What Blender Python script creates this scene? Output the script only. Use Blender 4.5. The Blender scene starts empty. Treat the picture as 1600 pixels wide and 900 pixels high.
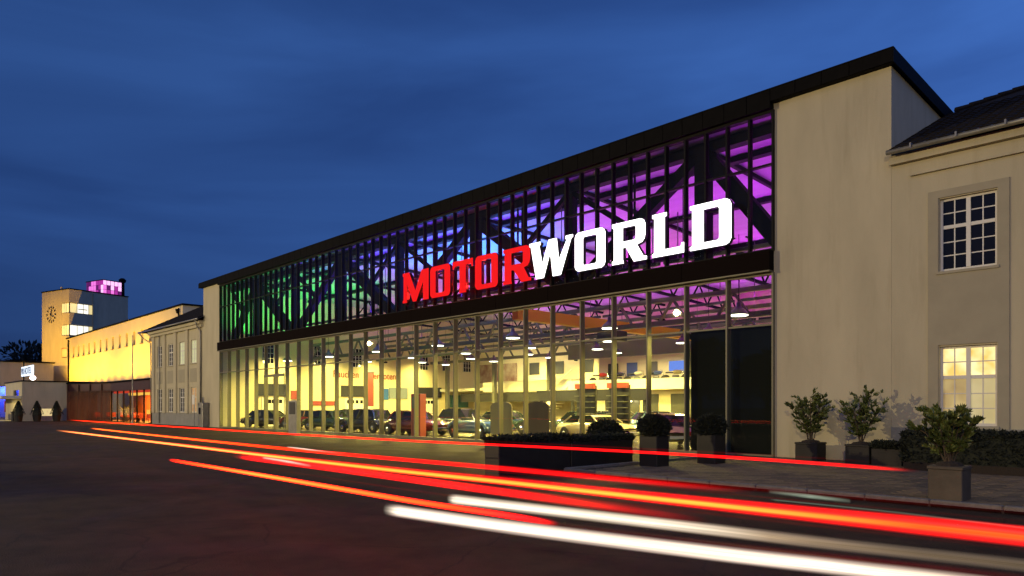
import bpy, math, random
from mathutils import Vector, Matrix
R = math.radians
rnd = random.Random(7)
sc = bpy.context.scene
C = sc.collection

# ------------------------------------------------------------------ camera
H = 1.6
A = R(43.4375)                        # angle between the view and the facade
cam_d = bpy.data.cameras.new('camera'); cam = bpy.data.objects.new('camera', cam_d); C.objects.link(cam)
cam_d.sensor_width = 36.0; cam_d.lens = 36.0 * 1111 / 1600
cam_d.shift_y = 185 / 1600; cam_d.clip_end = 3000
cam.location = (0, 0, H); cam.rotation_euler = (R(90), 0, math.atan2(math.cos(A), math.sin(A)))
sc.camera = cam

# ------------------------------------------------------------------ world, sun, exposure
w = bpy.data.worlds.new('World'); sc.world = w; w.use_nodes = True
nt = w.node_tree; nt.nodes.clear()
out = nt.nodes.new('ShaderNodeOutputWorld'); bg = nt.nodes.new('ShaderNodeBackground')
sky = nt.nodes.new('ShaderNodeTexSky'); sky.sky_type = 'NISHITA'; sky.sun_disc = False
sky.sun_elevation = R(1.0); sky.sun_rotation = R(225); sky.air_density = 1.2; sky.dust_density = 0.2; sky.ozone_density = 6.0
tc = nt.nodes.new('ShaderNodeTexCoord'); mp = nt.nodes.new('ShaderNodeMapping')
mp.inputs['Scale'].default_value = (1.2, 1.2, 5.5); mp.inputs['Rotation'].default_value = (0.12, 0.1, 0.4)
nz = nt.nodes.new('ShaderNodeTexNoise'); nz.inputs['Scale'].default_value = 1.3; nz.inputs['Detail'].default_value = 5
nz.inputs['Roughness'].default_value = 0.5; nz.inputs['Distortion'].default_value = 0.5
rp = nt.nodes.new('ShaderNodeValToRGB')
rp.color_ramp.elements[0].position = 0.36; rp.color_ramp.elements[0].color = (0.66, 0.66, 0.69, 1)
rp.color_ramp.elements[1].position = 0.66; rp.color_ramp.elements[1].color = (1.12, 1.10, 1.05, 1)
sep = nt.nodes.new('ShaderNodeSeparateXYZ')
ela = nt.nodes.new('ShaderNodeMath'); ela.operation = 'MULTIPLY'; ela.inputs[1].default_value = 0.5
azr = nt.nodes.new('ShaderNodeMapRange')
azr.inputs['From Min'].default_value = -1.0; azr.inputs['From Max'].default_value = 0.1
azr.inputs['To Min'].default_value = 0.54; azr.inputs['To Max'].default_value = 1.3
grad = nt.nodes.new('ShaderNodeValToRGB')         # dusk blue, horizon to zenith
g = grad.color_ramp; g.elements[0].position = 0.0; g.elements[0].color = (0.0345, 0.0878, 0.2880, 1)
g.elements[1].position = 1.0; g.elements[1].color = (0.0253, 0.0671, 0.2400, 1)
e = g.elements.new(0.22); e.color = (0.0552, 0.1647, 0.5640, 1)
e = g.elements.new(0.5); e.color = (0.0414, 0.1281, 0.4560, 1)
L = nt.links.new
mixs = nt.nodes.new('ShaderNodeMixRGB'); mixs.blend_type = 'ADD'; mixs.inputs[0].default_value = 0.0008
m1 = nt.nodes.new('ShaderNodeMixRGB'); m1.blend_type = 'MULTIPLY'; m1.inputs[0].default_value = 1
m2 = nt.nodes.new('ShaderNodeMixRGB'); m2.blend_type = 'MULTIPLY'; m2.inputs[0].default_value = 1
L(tc.outputs['Generated'], mp.inputs[0]); L(mp.outputs[0], nz.inputs['Vector']); L(nz.outputs['Fac'], rp.inputs[0])
L(tc.outputs['Generated'], sep.inputs[0]); L(sep.outputs['Z'], grad.inputs[0]); L(sep.outputs['X'], azr.inputs['Value'])
L(grad.outputs[0], mixs.inputs[1]); L(sky.outputs[0], mixs.inputs[2])
L(mixs.outputs[0], m1.inputs[1]); L(rp.outputs[0], m1.inputs[2])
L(m1.outputs[0], m2.inputs[1]); L(azr.outputs[0], m2.inputs[2])
L(m2.outputs[0], bg.inputs[0]); bg.inputs[1].default_value = 0.86; L(bg.outputs[0], out.inputs[0])

# weak warm sun added for even fill; the street floodlight masts further down do the rest
sd = bpy.data.lights.new('even_fill_sun', 'SUN'); sd.energy = 0.16; sd.angle = R(12); sd.color = (1.0, 0.74, 0.45)
so = bpy.data.objects.new('even_fill_sun', sd); C.objects.link(so)
so.rotation_euler = Vector((-0.15, 0.85, -0.5)).to_track_quat('-Z', 'Y').to_euler()

sc.view_settings.view_transform = 'Standard'; sc.view_settings.look = 'None'
sc.view_settings.exposure = 0.0; sc.view_settings.gamma = 1.0; sc.view_settings.use_curve_mapping = False
sc.cycles.max_bounces = 8; sc.cycles.transparent_max_bounces = 24; sc.cycles.sample_clamp_indirect = 3.0
sc.cycles.use_denoising = True; sc.cycles.caustics_reflective = False; sc.cycles.caustics_refractive = False

LIGHT_TRAILS = True                   # the streaks of car lamps over the road, built as glowing solids where the lamps passed

# ------------------------------------------------------------------ materials
MATS = {}
def mat(name, col, rough=0.6, metal=0.0, var=0.0, vscale=3.0, bump=0.0, bscale=40.0, emit=None, estr=0.0, spec=None, coat=0.0, col2=None, stretch=None):
    if name in MATS: return MATS[name]
    m = bpy.data.materials.new(name); m.use_nodes = True; t = m.node_tree; b = t.nodes['Principled BSDF']
    b.inputs['Base Color'].default_value = (*col, 1); b.inputs['Roughness'].default_value = rough; b.inputs['Metallic'].default_value = metal
    if spec is not None: b.inputs['Specular IOR Level'].default_value = spec
    if coat: b.inputs['Coat Weight'].default_value = coat; b.inputs['Coat Roughness'].default_value = 0.05
    co = t.nodes.new('ShaderNodeTexCoord'); src = co.outputs['Object']
    if stretch:
        mpn = t.nodes.new('ShaderNodeMapping'); mpn.inputs['Scale'].default_value = stretch; t.links.new(src, mpn.inputs[0]); src = mpn.outputs[0]
    if var or col2:
        n = t.nodes.new('ShaderNodeTexNoise'); n.inputs['Scale'].default_value = vscale; n.inputs['Detail'].default_value = 6; n.inputs['Roughness'].default_value = 0.6
        t.links.new(src, n.inputs['Vector'])
        r = t.nodes.new('ShaderNodeValToRGB'); r.color_ramp.elements[0].position = 0.32; r.color_ramp.elements[1].position = 0.7
        c2 = col2 if col2 else tuple(min(1, c * (1 + var)) for c in col)
        c1 = col if col2 else tuple(c * (1 - var) for c in col)
        r.color_ramp.elements[0].color = (*c1, 1); r.color_ramp.elements[1].color = (*c2, 1)
        t.links.new(n.outputs['Fac'], r.inputs[0]); t.links.new(r.outputs[0], b.inputs['Base Color'])
    if bump:
        n2 = t.nodes.new('ShaderNodeTexNoise'); n2.inputs['Scale'].default_value = bscale; n2.inputs['Detail'].default_value = 4
        t.links.new(co.outputs['Object'], n2.inputs['Vector'])
        bp = t.nodes.new('ShaderNodeBump'); bp.inputs['Strength'].default_value = bump; bp.inputs['Distance'].default_value = 0.02
        t.links.new(n2.outputs['Fac'], bp.inputs['Height']); t.links.new(bp.outputs[0], b.inputs['Normal'])
    if emit is not None:
        b.inputs['Emission Color'].default_value = (*emit, 1); b.inputs['Emission Strength'].default_value = estr
    MATS[name] = m; return m

def emat(name, col, strength):
    if name in MATS: return MATS[name]
    m = bpy.data.materials.new(name); m.use_nodes = True; t = m.node_tree; t.nodes.clear()
    o = t.nodes.new('ShaderNodeOutputMaterial'); e = t.nodes.new('ShaderNodeEmission')
    e.inputs[0].default_value = (*col, 1); e.inputs[1].default_value = strength; t.links.new(e.outputs[0], o.inputs[0])
    MATS[name] = m; return m

def glass_mat(name, tint=(0.92, 0.95, 0.93), film=0.0, filmcol=(0.5, 0.5, 0.5), ior=1.5):
    m = bpy.data.materials.new(name); m.use_nodes = True; t = m.node_tree; t.nodes.clear()
    o = t.nodes.new('ShaderNodeOutputMaterial'); tr = t.nodes.new('ShaderNodeBsdfTransparent'); tr.inputs[0].default_value = (*tint, 1)
    gl = t.nodes.new('ShaderNodeBsdfGlossy'); gl.inputs['Roughness'].default_value = 0.01
    fr = t.nodes.new('ShaderNodeFresnel'); fr.inputs[0].default_value = ior
    geo = t.nodes.new('ShaderNodeNewGeometry'); sb = t.nodes.new('ShaderNodeMath'); sb.operation = 'SUBTRACT'; sb.inputs[0].default_value = 1.0
    t.links.new(geo.outputs['Backfacing'], sb.inputs[1]); ml_ = t.nodes.new('ShaderNodeMath'); ml_.operation = 'MULTIPLY'   # the mirror is the outer face only
    t.links.new(fr.outputs[0], ml_.inputs[0]); t.links.new(sb.outputs[0], ml_.inputs[1])
    mx = t.nodes.new('ShaderNodeMixShader'); t.links.new(ml_.outputs[0], mx.inputs[0])
    base = tr.outputs[0]
    if film:
        df = t.nodes.new('ShaderNodeBsdfDiffuse'); df.inputs[0].default_value = (*filmcol, 1)
        tl = t.nodes.new('ShaderNodeMixShader'); tl.inputs[0].default_value = film
        t.links.new(tr.outputs[0], tl.inputs[1]); t.links.new(df.outputs[0], tl.inputs[2]); base = tl.outputs[0]
    t.links.new(base, mx.inputs[1]); t.links.new(gl.outputs[0], mx.inputs[2]); t.links.new(mx.outputs[0], o.inputs[0])
    MATS[name] = m; return m

plaster = mat('cream_plaster', (0.50, 0.45, 0.305), 0.9, var=0.10, vscale=0.6, bump=0.35, bscale=45, stretch=(1.3, 1.3, .45))
_t = plaster.node_tree; _b = _t.nodes['Principled BSDF']; _src = _b.inputs['Base Color'].links[0].from_socket
_co = _t.nodes.new('ShaderNodeTexCoord'); _mp = _t.nodes.new('ShaderNodeMapping'); _mp.inputs['Scale'].default_value = (1.1, 1.1, .12); _t.links.new(_co.outputs['Object'], _mp.inputs[0])
_n = _t.nodes.new('ShaderNodeTexNoise'); _n.inputs['Scale'].default_value = 2.2; _n.inputs['Detail'].default_value = 7; _n.inputs['Roughness'].default_value = .65; _t.links.new(_mp.outputs[0], _n.inputs['Vector'])
_r = _t.nodes.new('ShaderNodeValToRGB'); _r.color_ramp.elements[0].position = .34; _r.color_ramp.elements[0].color = (.80,.78,.74,1); _r.color_ramp.elements[1].position = .48; _r.color_ramp.elements[1].color = (1,1,1,1)
_m = _t.nodes.new('ShaderNodeMixRGB'); _m.blend_type = 'MULTIPLY'; _m.inputs[0].default_value = .45; _t.links.new(_n.outputs['Fac'], _r.inputs[0]); _t.links.new(_src, _m.inputs[1]); _t.links.new(_r.outputs[0], _m.inputs[2]); _t.links.new(_m.outputs[0], _b.inputs['Base Color'])
plaster2 = mat('grey_plaster_trim', (0.37, 0.335, 0.235), 0.9, var=0.06, vscale=1.5, bump=0.25, bscale=60)
plinthm = mat('grey_plinth_render', (0.27, 0.265, 0.24), 0.9, var=0.12, vscale=1.2, bump=0.4, bscale=50)
wingplaster = mat('wing_plaster', (0.56, 0.50, 0.36), 0.9, var=0.05, vscale=0.5, bump=0.2, bscale=40)
blackmetal = mat('black_sheet_metal', (0.006, 0.0055, 0.005), 0.7, 0.0, var=0.3, vscale=1.5, spec=.05)
darksteel = mat('dark_painted_steel', (0.006, 0.006, 0.007), 0.7, 0.0, spec=.08)
frame_dark = mat('dark_frame', (0.007, 0.007, 0.007), 0.6, 0.0, spec=.12)
alu = mat('anodised_aluminium', (0.15, 0.14, 0.085), 0.5, 0.1, var=0.08, vscale=2)
whitepaint = mat('white_window_paint', (0.74, 0.72, 0.64), 0.5)
tile_m = mat('dark_clay_tile', (0.014, 0.011, 0.010), 0.9, spec=.2, var=0.35, vscale=9, bump=0.4, bscale=60)
zinc = mat('weathered_zinc', (0.26, 0.255, 0.235), 0.45, 0.6, var=0.15, vscale=3)
asphalt = mat('asphalt', (0.046, 0.027, 0.014), 0.72, spec=.22, var=0.42, vscale=1.7, bump=0.9, bscale=55)
_t = asphalt.node_tree; _b = _t.nodes['Principled BSDF']
_src = _b.inputs['Base Color'].links[0].from_socket
_co = _t.nodes.new('ShaderNodeTexCoord'); _v = _t.nodes.new('ShaderNodeTexVoronoi'); _v.inputs['Scale'].default_value = 38; _t.links.new(_co.outputs['Object'], _v.inputs['Vector'])
_r = _t.nodes.new('ShaderNodeValToRGB'); _r.color_ramp.elements[0].position = .0; _r.color_ramp.elements[0].color = (3.2,3.0,2.7,1); _r.color_ramp.elements[1].position = .20; _r.color_ramp.elements[1].color = (.9,.9,.9,1)
_m = _t.nodes.new('ShaderNodeMixRGB'); _m.blend_type = 'MULTIPLY'; _m.inputs[0].default_value = 1
_t.links.new(_v.outputs['Distance'], _r.inputs[0]); _t.links.new(_src, _m.inputs[1]); _t.links.new(_r.outputs[0], _m.inputs[2])
_n = _t.nodes.new('ShaderNodeTexNoise'); _n.inputs['Scale'].default_value = .35; _n.inputs['Detail'].default_value = 8; _n.inputs['Distortion'].default_value = 1.0; _t.links.new(_co.outputs['Object'], _n.inputs['Vector'])
_r2 = _t.nodes.new('ShaderNodeMapRange'); _r2.inputs['From Min'].default_value = .35; _r2.inputs['From Max'].default_value = .65; _r2.inputs['To Min'].default_value = .66; _r2.inputs['To Max'].default_value = .85
_t.links.new(_n.outputs['Fac'], _r2.inputs['Value']); _t.links.new(_r2.outputs[0], _b.inputs['Roughness'])
_v2 = _t.nodes.new('ShaderNodeTexVoronoi'); _v2.feature = 'DISTANCE_TO_EDGE'; _v2.inputs['Scale'].default_value = .42; _n3 = _t.nodes.new('ShaderNodeTexNoise'); _n3.inputs['Scale'].default_value = 1.6; _n3.inputs['Detail'].default_value = 6
_mx = _t.nodes.new('ShaderNodeMixRGB'); _mx.blend_type = 'ADD'; _mx.inputs[0].default_value = .35; _t.links.new(_co.outputs['Object'], _n3.inputs['Vector']); _t.links.new(_co.outputs['Object'], _mx.inputs[1]); _t.links.new(_n3.outputs['Color'], _mx.inputs[2]); _t.links.new(_mx.outputs[0], _v2.inputs['Vector'])
_r3 = _t.nodes.new('ShaderNodeValToRGB'); _r3.color_ramp.elements[0].position = .002; _r3.color_ramp.elements[0].color = (.35,.35,.35,1); _r3.color_ramp.elements[1].position = .009; _r3.color_ramp.elements[1].color = (1,1,1,1)   # hairline cracks
_m3 = _t.nodes.new('ShaderNodeMixRGB'); _m3.blend_type = 'MULTIPLY'; _m3.inputs[0].default_value = .8
_t.links.new(_v2.outputs['Distance'], _r3.inputs[0]); _t.links.new(_m.outputs[0], _m3.inputs[1]); _t.links.new(_r3.outputs[0], _m3.inputs[2]); _t.links.new(_m3.outputs[0], _b.inputs['Base Color'])
paver_m = mat('concrete_paver', (0.22, 0.165, 0.10), 0.85, spec=.25, var=0.3, vscale=2.3, bump=0.5, bscale=60)
paver_b = mat('darker_concrete_paver', (0.12, 0.09, 0.055), 0.8, var=0.3, vscale=2.3, bump=0.5, bscale=60)
joint_m = mat('sand_joint', (0.018, 0.014, 0.010), 0.95, var=0.2, vscale=4, bump=0.4)
kerb_m = mat('granite_kerb', (0.16, 0.15, 0.13), 0.75, var=0.25, vscale=8, bump=0.5)
glass_low = glass_mat('shop_glass', ior=1.32, film=0.006, filmcol=(0.5, 0.5, 0.45))
glass_up = glass_mat('upper_glass', (0.84, 0.84, 0.90), ior=1.22, film=0.006, filmcol=(0.5, 0.5, 0.5))
glass_small = glass_mat('window_glass', (0.85, 0.85, 0.8), ior=1.3)
glass_dark = mat('dark_window_glass', (0.010, 0.009, 0.008), 0.08, spec=0.22)
inner_wall = mat('hall_inner_wall', (0.78, 0.68, 0.40), 0.9, var=0.05, vscale=0.5)
inner_ceil = mat('hall_ceiling_boards', (0.33, 0.33, 0.36), 0.8, var=0.14, vscale=0.7, stretch=(0.3, 2.0, 1))
inner_floor = mat('polished_hall_floor', (0.20, 0.17, 0.10), 0.22, var=0.12, vscale=0.8)
grey_steel = mat('olive_grey_steel', (0.13, 0.13, 0.10), 0.5, 0.2)
white_int = mat('white_parapet', (0.80, 0.78, 0.66), 0.7)
cane_y = mat('yellow_crane_paint', (0.75, 0.42, 0.02), 0.5)
black_sign = mat('black_sign_board', (0.02, 0.02, 0.02), 0.5)
rustred = mat('rust_red_paint', (0.30, 0.05, 0.03), 0.5)
orange_txt = mat('orange_wall_lettering', (0.35, 0.05, 0.01), 0.6)
white_txt = mat('pale_lettering', (0.6, 0.6, 0.56), 0.6)
planter_m = mat('dark_planter_box', (0.016, 0.014, 0.012), 0.6, 0.2, var=0.25, vscale=2.5, bump=0.2, bscale=30)
planter_l = mat('bronze_planter_box', (0.085, 0.07, 0.05), 0.6, 0.2, var=0.25, vscale=2.5, bump=0.2, bscale=30)
soil = mat('planter_soil', (0.03, 0.022, 0.015), 1.0, bump=1, bscale=30)
leaf_m = mat('laurel_leaf', (0.04, 0.065, 0.015), 0.35, var=0.0, col2=(0.17, 0.20, 0.05), vscale=4)
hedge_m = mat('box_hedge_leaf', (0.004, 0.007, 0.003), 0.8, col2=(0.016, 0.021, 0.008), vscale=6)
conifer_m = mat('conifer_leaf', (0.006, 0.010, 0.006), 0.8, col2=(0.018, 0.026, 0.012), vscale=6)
bark = mat('brown_bark', (0.09, 0.065, 0.04), 0.9, bump=0.6)
chrome = mat('chrome_trim', (0.7, 0.7, 0.68), 0.15, 1.0)
rubber = mat('tyre_rubber', (0.02, 0.02, 0.02), 0.8)
carglass = mat('car_window_glass', (0.015, 0.018, 0.018), 0.05, spec=0.7)
redlamp = mat('red_tail_lamp', (0.5, 0.01, 0.01), 0.2)
lamp_white = emat('lamp_glow', (1.0, 0.93, 0.72), 9.0)
lampshade = mat('enamel_lamp_shade', (0.16, 0.16, 0.12), 0.4)
pav_dark = mat('maroon_pavilion_panel', (0.06, 0.018, 0.018), 0.5, 0.2, var=0.2, vscale=1)
pav_slat = mat('bronze_slat', (0.13, 0.075, 0.045), 0.5, 0.4, var=0.25, vscale=2)

# ------------------------------------------------------------------ mesh helpers
class MB:
    def __init__(s): s.v = []; s.f = []
    def add(s, vs, fs):
        n = len(s.v); s.v += [tuple(p) for p in vs]; s.f += [tuple(i + n for i in f) for f in fs]; return s
    def box(s, x0, x1, y0, y1, z0, z1):
        return s.add([(x0,y0,z0),(x1,y0,z0),(x1,y1,z0),(x0,y1,z0),(x0,y0,z1),(x1,y0,z1),(x1,y1,z1),(x0,y1,z1)],
                     [(0,3,2,1),(4,5,6,7),(0,1,5,4),(1,2,6,5),(2,3,7,6),(3,0,4,7)])
    def bbox(s, x0, x1, y0, y1, z0, z1, b=0.01):        # box with chamfered vertical and top edges
        pts = [(x0+b,y0),(x1-b,y0),(x1,y0+b),(x1,y1-b),(x1-b,y1),(x0+b,y1),(x0,y1-b),(x0,y0+b)]
        cx, cy = (x0+x1)/2, (y0+y1)/2; sx = (x1-x0-2*b)/(x1-x0); sy = (y1-y0-2*b)/(y1-y0)
        vs = [(p[0],p[1],z0) for p in pts] + [(p[0],p[1],z1-b) for p in pts] + [(cx+(p[0]-cx)*sx, cy+(p[1]-cy)*sy, z1) for p in pts]
        fs = [tuple(reversed(range(8))), tuple(range(16,24))]
        for k in (0, 8):
            for i in range(8): fs.append((k+i, k+(i+1)%8, k+8+(i+1)%8, k+8+i))
        return s.add(vs, fs)
    def bar(s, a, b, w, h=None, up=(0,0,1)):            # beam with rectangular section
        h = h or w; a = Vector(a); b = Vector(b); d = (b-a).normalized(); u = Vector(up)
        if abs(d.dot(u)) > 0.98: u = Vector((1,0,0))
        sd_ = d.cross(u).normalized(); u = sd_.cross(d).normalized()
        vs = []
        for p in (a, b):
            for i, j in ((-1,-1),(1,-1),(1,1),(-1,1)): vs.append(p + sd_*(i*w/2) + u*(j*h/2))
        return s.add(vs, [(0,3,2,1),(4,5,6,7),(0,1,5,4),(1,2,6,5),(2,3,7,6),(3,0,4,7)])
    def tube(s, pts, r, n=8):
        rings = []; pts = [Vector(p) for p in pts]
        rr = r if isinstance(r, (list, tuple)) else [r]*len(pts)
        base = len(s.v)
        for i, p in enumerate(pts):
            d = (pts[min(i+1,len(pts)-1)] - pts[max(i-1,0)]).normalized(); u = Vector((0,0,1)) if abs(d.z) < 0.95 else Vector((1,0,0))
            a_ = d.cross(u).normalized(); b_ = a_.cross(d).normalized()
            for k in range(n):
                t = 2*math.pi*k/n; s.v.append(tuple(p + a_*(math.cos(t)*rr[i]) + b_*(math.sin(t)*rr[i])))
        for i in range(len(pts)-1):
            for k in range(n):
                s.f.append((base+i*n+k, base+i*n+(k+1)%n, base+(i+1)*n+(k+1)%n, base+(i+1)*n+k))
        s.f.append(tuple(base+k for k in reversed(range(n)))); s.f.append(tuple(base+(len(pts)-1)*n+k for k in range(n)))
        return s
    def lathe(s, prof, c, n=16, axis='z'):               # prof: (radius, height) list
        base = len(s.v)
        for r_, z in prof:
            for k in range(n):
                t = 2*math.pi*k/n; a_, b_ = r_*math.cos(t), r_*math.sin(t)
                s.v.append((c[0]+a_, c[1]+b_, c[2]+z) if axis == 'z' else ((c[0]+a_, c[1]+z, c[2]+b_) if axis == 'y' else (c[0]+z, c[1]+a_, c[2]+b_)))
        for i in range(len(prof)-1):
            for k in range(n): s.f.append((base+i*n+k, base+i*n+(k+1)%n, base+(i+1)*n+(k+1)%n, base+(i+1)*n+k))
        s.f.append(tuple(base+k for k in reversed(range(n)))); s.f.append(tuple(base+(len(prof)-1)*n+k for k in range(n)))
        return s
    def prism(s, poly, z0, z1):
        n = len(poly); vs = [(x,y,z0) for x,y in poly] + [(x,y,z1) for x,y in poly]
        fs = [tuple(reversed(range(n))), tuple(range(n,2*n))] + [(i,(i+1)%n,n+(i+1)%n,n+i) for i in range(n)]
        return s.add(vs, fs)
    def mesh(s, name, m, smooth=False):
        me = bpy.data.meshes.new(name); me.from_pydata(s.v, [], s.f); me.update()
        if m: me.materials.append(m)
        if smooth:
            for p in me.polygons: p.use_smooth = True
        return me
    def build(s, name, m, parent=None, smooth=False, kind=None, label=None):
        off = wloc(parent)
        if off.length > 0: s.v = [(x-off.x, y-off.y, z-off.z) for x,y,z in s.v]
        o = bpy.data.objects.new(name, s.mesh(name, m, smooth)); C.objects.link(o)
        if parent: o.parent = parent
        if kind: o['kind'] = kind
        if label: o['label'] = label
        return o
def wloc(p):
    v = Vector((0,0,0))
    while p: v += Vector(p.location); p = p.parent
    return v
def thing(name, label, cat, loc=(0,0,0), group=None, rz=0):
    o = bpy.data.objects.new(name, None); C.objects.link(o); o.location = loc; o.rotation_euler = (0,0,rz)
    o.empty_display_size = 0.2; o['label'] = label; o['category'] = cat
    if group: o['group'] = group
    return o
def tag(o, label, cat, group=None):
    o['label'] = label; o['category'] = cat
    if group: o['group'] = group
    return o
def put(name, me, loc, parent=None, rot=None, scale=None):
    o = bpy.data.objects.new(name, me); C.objects.link(o)
    o.location = Vector(loc) - wloc(parent)
    if rot: o.rotation_euler = rot
    if scale: o.scale = scale
    if parent: o.parent = parent
    return o
def dup(root, loc=None, rz=None, label=None):
    r = root.copy(); C.objects.link(r)
    if loc is not None: r.location = loc
    if rz is not None: r.rotation_euler = (0,0,rz)
    if label: r['label'] = label
    for ch in list(root.children):
        c = ch.copy(); C.objects.link(c); c.parent = r
        for g_ in list(ch.children):
            d = g_.copy(); C.objects.link(d); d.parent = c
    return r
ORD = ['first','second','third','fourth','fifth','sixth','seventh','eighth','ninth','tenth','eleventh','twelfth','thirteenth','fourteenth','fifteenth','sixteenth']

def light(name, typ, loc, energy, col, target=None, size=0.5, sy=None, angle=None, blend=0.6, parent=None):
    d = bpy.data.lights.new(name, typ); d.energy = energy; d.color = col
    if typ == 'AREA':
        d.size = size
        if sy: d.shape = 'RECTANGLE'; d.size_y = sy
    else: d.shadow_soft_size = size
    if typ == 'SPOT': d.spot_size = angle or R(90); d.spot_blend = blend
    o = bpy.data.objects.new(name, d); C.objects.link(o); o.location = Vector(loc) - wloc(parent)
    if target is not None: o.rotation_euler = (Vector(target)-Vector(loc)).to_track_quat('-Z','Y').to_euler()
    if parent: o.parent = parent
    return o

# text / outline shapes to solid meshes
def shape_mesh(name, loops, depth, m):
    cu = bpy.data.curves.new(name, 'CURVE'); cu.dimensions = '2D'; cu.fill_mode = 'BOTH'; cu.extrude = depth/2
    for lp in loops:
        sp = cu.splines.new('POLY'); sp.points.add(len(lp)-1)
        for i, p in enumerate(lp): sp.points[i].co = (p[0], p[1], 0, 1)
        sp.use_cyclic_u = True
    ob = bpy.data.objects.new(name, cu); C.objects.link(ob)
    dg = bpy.context.evaluated_depsgraph_get(); me = bpy.data.meshes.new_from_object(ob.evaluated_get(dg))
    bpy.data.objects.remove(ob); bpy.data.curves.remove(cu)
    me.materials.clear(); me.materials.append(m); return me
def text_mesh(name, body, size, depth, m, align='LEFT', sx=1.0):
    cu = bpy.data.curves.new(name, 'FONT'); cu.body = body; cu.size = size; cu.extrude = depth/2; cu.align_x = align
    ob = bpy.data.objects.new(name, cu); C.objects.link(ob); bpy.context.view_layer.update()
    dg = bpy.context.evaluated_depsgraph_get(); me = bpy.data.meshes.new_from_object(ob.evaluated_get(dg))
    bpy.data.objects.remove(ob); bpy.data.curves.remove(cu)
    for v in me.vertices: v.co.x *= sx
    me.materials.clear(); me.materials.append(m); return me

D = 20.94                                # distance of the facade plane
XL, XG0, XG1, XR = -57.6, -54.1, -10.37, -7.0
YB = 46.4                                # back wall
# ================================================================== GROUND
def sheet(name, x0, x1, y0, y1, z, m, kind='structure'):
    o = MB().add([(x0,y0,z),(x1,y0,z),(x1,y1,z),(x0,y1,z)], [(0,1,2,3)]).build(name, m); o['kind'] = kind; return o
sheet('ground', -900, 700, -500, 900, -0.012, mat('outer_ground', (0.045,0.04,0.035), 0.9, var=0.2, vscale=0.2))
sheet('road', -160, 40, -14, 12.6, 0.0, asphalt)
sheet('forecourt', -103, -11.6, 12.62, D, 0.0, asphalt)

# plaza paving: kerb along Y~12.7 from X=-11.6 on, herringbone like rows of oblong pavers
plaza = MB().box(-11.6, 12, 12.62, D-0.02, -0.05, 0.05).build('plaza_pavement', joint_m); plaza['kind'] = 'structure'
km = MB().bbox(-0.49, 0.49, -0.07, 0.07, -0.12, 0.115, 0.015).mesh('kerb_stone', kerb_m)
for i in range(22): put('kerb_stone', km, (-11.05+i*.986, 12.69, 0), plaza)
kmv = MB().bbox(-0.07, 0.07, -0.49, 0.49, -0.12, 0.115, 0.015).mesh('kerb_stone', kerb_m)
for i in range(8): put('kerb_stone', kmv, (-11.62, 13.3+i*1.0, 0), plaza)
pm = [MB().bbox(-0.190, 0.190, -0.089, 0.089, 0.0, 0.064, 0.010).mesh('paver', q) for q in (paver_m, paver_b)]
slots = []
s2 = 0.2
for iy in range(0, 60):                   # stretcher rows turned 45 degrees to the kerb
    for ix in range(0, 80):
        u = (ix-40)*0.4 + (iy % 2)*0.2; v = (iy-30)*0.2
        x = -5.5 + (u-v)*0.7071; y = 16.8 + (u+v)*0.7071
        if -11.4 < x < 6 and 12.95 < y < 20.75: slots.append((math.hypot(x, y), x, y))
slots.sort()
cvis = [q for q in slots if q[1] > -11.3 and (q[0] > 0)]
def in_view(x, y):
    t = -x*math.cos(A)+y*math.sin(A); r_ = x*math.sin(A)+y*math.cos(A)
    return t > 1 and r_/t < 0.74
near = [q for q in slots if in_view(q[1], q[2])]
near_set = set(near[:290])
for i, q in enumerate(near[:290]):
    put('paver', pm[rnd.random() < 0.45], (q[1], q[2], rnd.uniform(-0.003, 0.004)), plaza, rot=(rnd.uniform(-.006,.006), rnd.uniform(-.006,.006), R(45)+rnd.uniform(-.012,.012)))
rest = MB()
for q in slots:
    if q in near_set: continue
    c_, s_ = math.cos(R(45)), math.sin(R(45)); dz = rnd.uniform(-0.003, 0.004)
    vs = [(q[1]+a_*c_-b_*s_, q[2]+a_*s_+b_*c_, z+dz) for z in (0.03, 0.06) for a_, b_ in ((-.19,-.089),(.19,-.089),(.19,.089),(-.19,.089))]
    rest.add(vs, [(4,5,6,7),(0,1,5,4),(1,2,6,5),(2,3,7,6),(3,0,4,7)])
rest.build('paver', paver_m, plaza, kind='stuff')

# ================================================================== EXHIBITION HALL
hall = thing('exhibition_hall', 'long glass fronted hall with black roof edge and cream end walls', 'hall', (-32.3, D, 0))
def roofz(y): return 11.31 - 0.045*(y-D)
# end walls
MB().box(XL, XG0, D, D+0.5, 0, 10.93).build('front_wall', plaster, hall, label='narrow cream end wall at the far end of the glazing')
MB().box(XG1, XR, D, D+0.5, 0, 10.93).build('front_wall', plaster, hall, label='tall plain cream wall at the near end of the glazing')
sw = MB(); 
def slab_x(mb, x0, x1, y0, y1, z0, zt):                     # wall along Y whose top follows the roof
    mb.add([(x0,y0,z0),(x1,y0,z0),(x1,y1,z0),(x0,y1,z0),(x0,y0,zt(y0)),(x1,y0,zt(y0)),(x1,y1,zt(y1)),(x0,y1,zt(y1))],
           [(0,3,2,1),(4,5,6,7),(0,1,5,4),(1,2,6,5),(2,3,7,6),(3,0,4,7)])
slab_x(sw, XR-0.4, XR, D+0.5, YB+0.4, 0, lambda y: roofz(y)-0.38); sw.build('side_wall', plaster, hall)
sw = MB(); slab_x(sw, XL, XL+0.4, D+0.5, YB+0.4, 0, lambda y: roofz(y)-0.38); sw.build('side_wall', plaster, hall)
sw = MB(); slab_x(sw, -54.9, -54.6, D+0.52, YB, 0, lambda y: roofz(y)-0.45); endwall = sw.build('inner_end_wall', inner_wall, hall)
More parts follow.
